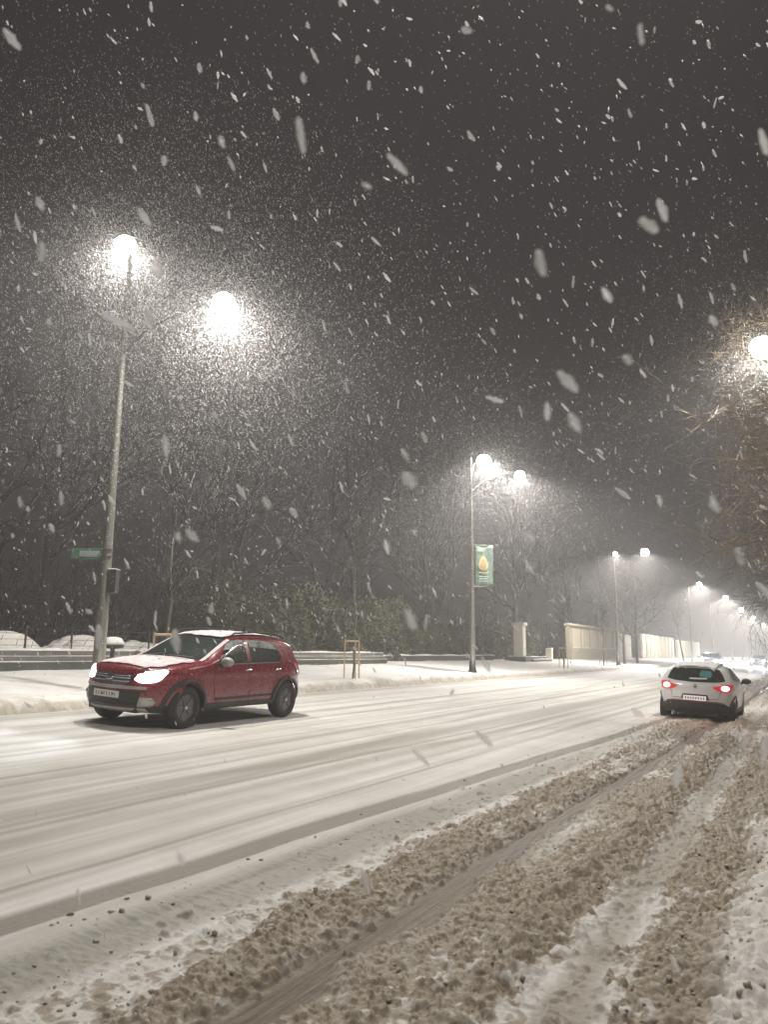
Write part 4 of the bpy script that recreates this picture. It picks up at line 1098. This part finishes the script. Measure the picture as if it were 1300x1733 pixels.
    bm = bmesh.new(); box(bm, -2.052, -.26, .555, -2.03, .26, .665); mesh_bm('number_plate', bm, PLATEL, rt, bevel=.003)
    bm = bmesh.new(); yy = -.22
    while yy < .2: box(bm, -2.0545, yy, .585, -2.0525, yy+.03, .635); yy += .058
    mesh_bm('plate_characters', bm, M_plain('plate_ink', (.16, .13, .12), .5), rt)
    s.patch('roof_snow', wobble([(.10, -.46), (.16, 0), (.10, .46), (-.4, .50), (-1.0, .50), (-1.6, .47), (-1.72, .42), (-1.74, 0), (-1.72, -.42), (-1.6, -.47), (-1.0, -.50), (-.4, -.50)], .012, 4), 'top', CARSNOWW, rt, .035, .05, noise=.006, thick=.006)
    s.patch('hood_snow', wobble([(1.75, -.45), (1.80, 0), (1.75, .45), (1.2, .62), (1.0, .6), (1.0, -.6), (1.2, -.62)], .02, 3), 'top', CARSNOWW, rt, .016, .06, noise=.005)
    # exhaust, bumper crust of dirty snow
    bm = bmesh.new(); lathe(bm, [(.03, -.06), (.034, 0), (.024, .0), (.024, -.05)], 14, 'y', Matrix.Translation((-2.0, .48, .24)) @ Matrix.Rotation(R(90), 4, 'Z')); mesh_bm('exhaust', bm, CHROME, rt, True)
    rt.scale = (.98, .98, .96)
    # light of the tail lamps on the snow
    for sg_ in (1, -1): spot(rt, (-2.12, sg_*.66, .87), 5, 150, .8, (1, .16, .10), (R(60), 0, R(90)), .05)
    return rt
_t = TAILRED.node_tree.nodes['Principled BSDF']; _t.inputs['Base Color'].default_value = (.42, .02, .025, 1)
WHITE = paint('white_paint', (.78, .78, .76), .35, .3)
white_hatch('car', 'white hatchback seen from behind with red tail lights, snow on its roof, ploughing through slush', (-2.45, 22.0, gz(-2.45)-.07), R(90), WHITE, lean=R(2.6))
DARKP = paint('dark_paint', (.03, .032, .045), .3, .3); GREYP = paint('grey_paint', (.16, .16, .17), .3, .3)
HEADFAR = M_emit('far_headlight_glow', (.9, .95, 1.0), 200)
gO = 'oncoming cars far down the road'
red_hatch('car', 'dark oncoming car with glaring headlights just beyond the white car', (-7.9, 78, gz(-7.9)+.02), R(-90), DARKP, gO, False, R(-3), 6000, HEADFAR)
red_hatch('car', 'hazy oncoming car with glaring headlights at the right edge of the view', (-5.2, 104, gz(-5.2)+.02), R(-90), GREYP, gO, False, R(-3), 6000, HEADFAR)

# ------------------------------------------------------------------ falling snow
def falling_snow():
    rng = np.random.default_rng(12)
    pts, size = [], []
    rr, uu, ff = (np.array(v[:]) for v in (cr, cu, cf))
    C0 = np.array([0, 0, H])
    def cone(n, d0, d1, p, smin, smax, ex=0):
        d = (rng.uniform(d0**p, d1**p, n))**(1/p)
        a = rng.uniform(-.64, .64, n); b = rng.uniform(-.78, .80, n)
        P = C0 + d[:, None]*(ff + a[:, None]*rr + b[:, None]*uu)
        pts.append(P); size.append(rng.uniform(smin, smax, n)*(1+ex*rng.random(n)**6))
    cone(300, .8, 2.6, 1.5, .0036, .0080)
    cone(1500, 2.6, 6.5, 2., .0032, .0070, .6)
    cone(8000, 6, 16, 2.0, .0034, .0070, .9)
    cone(15000, 14, 40, 2.0, .0036, .0080, 1)
    def cloud(c, n, rad, smin=.003, smax=.0062):
        v = rng.normal(0, 1, (n, 3)); v /= np.linalg.norm(v, axis=1, keepdims=True); r = rad*rng.random(n)**.62
        P = np.array(c)+v*r[:, None]*np.array([1, 1.25, .9]); P[:, 2] -= .25*r; P[:, 0] += .10*r
        k = P[:, 2] > 1.2
        pts.append(P[k]); size.append(rng.uniform(smin, smax, k.sum()))
    cloud((-12.7, 11.1, 10.2), 30000, 5.2); cloud((-9.8, 11.1, 8.2), 32000, 5.2)
    for c_ in ((-12.72, 11.1, 10.25), (-9.79, 11.1, 8.35), (-.5, 23.6, 10.3)): cloud(c_, 4500, 1.6, .003, .0055)
    cloud((-.5, 23.6, 10.2), 22000, 6.0); cloud((-11.5, 31.2, 9.6), 26000, 6.5, .004, .009)
    P = np.concatenate(pts); s_ = np.concatenate(size)
    # nothing inside the ground or the cars
    keep = (P[:, 2] > base_z(P[:, 0])+.15) & (P[:, 2] < 19)
    for x0, x1, y0, y1 in ((-10.5, -8.5, 8.4, 12.8), (-3.4, -1.4, 20.2, 24.7)):
        keep &= ~((P[:, 0] > x0) & (P[:, 0] < x1) & (P[:, 1] > y0) & (P[:, 1] < y1) & (P[:, 2] < 2.1))
    dd_ = np.linalg.norm(P-C0, axis=1); keep &= (dd_ > 16) | (P[:, 2] > H-.02*dd_) | (rng.random(len(P)) < .16)
    P, s_ = P[keep], s_[keep]; n = len(P)
    wind = .50*rr - 1.0*np.array([0, 0, 1.]); wind = wind/np.linalg.norm(wind)
    ax = wind + rng.normal(0, .30, (n, 3)); ax /= np.linalg.norm(ax, axis=1, keepdims=True)
    b = np.cross(ax, rng.normal(0, 1, (n, 3))); b /= np.linalg.norm(b, axis=1, keepdims=True); c = np.cross(ax, b)
    dist = np.linalg.norm(P-C0, axis=1)
    el = rng.uniform(1.5, 4.4, n)
    near = dist < 7
    # far flakes: four sided diamonds; near flakes: clumps with six sides and three rings
    def build(mask, k, rings):
        Pm, A, B, Cc, S_, E = P[mask], ax[mask], b[mask], c[mask], s_[mask], el[mask]; n = len(Pm)
        vs = [Pm - A*(S_*E)[:, None]]
        for (t_, w) in rings:
            for j in range(k):
                a = 2*math.pi*j/k + t_
                jit = 1+.35*rng.uniform(-1, 1, n) if len(rings) > 1 else 1
                vs.append(Pm + A*(S_*E*t_)[:, None] + (B*math.cos(a)+Cc*math.sin(a))*(S_*w*jit)[:, None])
        vs.append(Pm + A*(S_*E)[:, None])
        V = np.stack(vs, 1); m_ = V.shape[1]; f = []
        for j in range(k):
            f.append((0, 1+(j+1) % k, 1+j)); last = 1+k*(len(rings)-1); f.append((m_-1, last+j, last+(j+1) % k))
            for q in range(len(rings)-1):
                a0, a1 = 1+k*q+j, 1+k*q+(j+1) % k; b0, b1 = a0+k, a1+k
                f += [(a0, a1, b1), (a0, b1, b0)]
        Fc = (np.array(f)[None]+np.arange(n)[:, None, None]*m_).reshape(-1, 3)
        return V.reshape(-1, 3), Fc
    por = np.where(dist < 3.2, .62, np.where(dist < 7, .45, .0))
    V1, F1 = build(near, 6, [(-.75, .62), (0, 1), (.7, .66)]); V2, F2 = build(~near, 4, [(0, .9)])
    t = NT('snowflake'); t.base((.86, .86, .86)); t.set(Roughness=.8)
    tr = t.n('ShaderNodeBsdfTranslucent'); tr.inputs[0].default_value = (.86, .86, .86, 1); mx = t.n('ShaderNodeMixShader'); mx.inputs[0].default_value = .6
    t.l(t.p.outputs[0], mx.inputs[1]); t.l(tr.outputs[0], mx.inputs[2])
    tp = t.n('ShaderNodeBsdfTransparent'); mz = t.n('ShaderNodeMixShader'); t.l(attr(t, 'porous'), mz.inputs[0]); t.l(mx.outputs[0], mz.inputs[1]); t.l(tp.outputs[0], mz.inputs[2])
    t.l(mz.outputs[0], t.out.inputs[0])
    pa = np.concatenate([np.repeat(por[near], len(V1)//max(1, near.sum())), np.zeros(len(V2))])
    o = mesh_np('falling_snow', np.concatenate([V1, V2]), np.concatenate([F1, F2+len(V1)]), t.m, None, True, dict(porous=pa))
    tag(o, 'thick falling snow driven down to the right by the wind', 'snowfall', kind='stuff')
falling_snow()

# ------------------------------------------------------------------ air
t = bpy.data.materials.new('haze_air'); t.use_nodes = True; nt_ = t.node_tree; nt_.nodes.clear()
pv = nt_.nodes.new('ShaderNodeVolumePrincipled'); out = nt_.nodes.new('ShaderNodeOutputMaterial'); nt_.links.new(pv.outputs[0], out.inputs['Volume'])
pv.inputs['Color'].default_value = (.93, .90, .88, 1); pv.inputs['Density'].default_value = .0056; pv.inputs['Anisotropy'].default_value = .25
bm = bmesh.new(); box(bm, -420, -70, -1.3, 320, 1000, 22); o = mesh_bm('haze', bm, t); tag(o, 'snow laden night air glowing around the lamps', 'haze', kind='stuff')
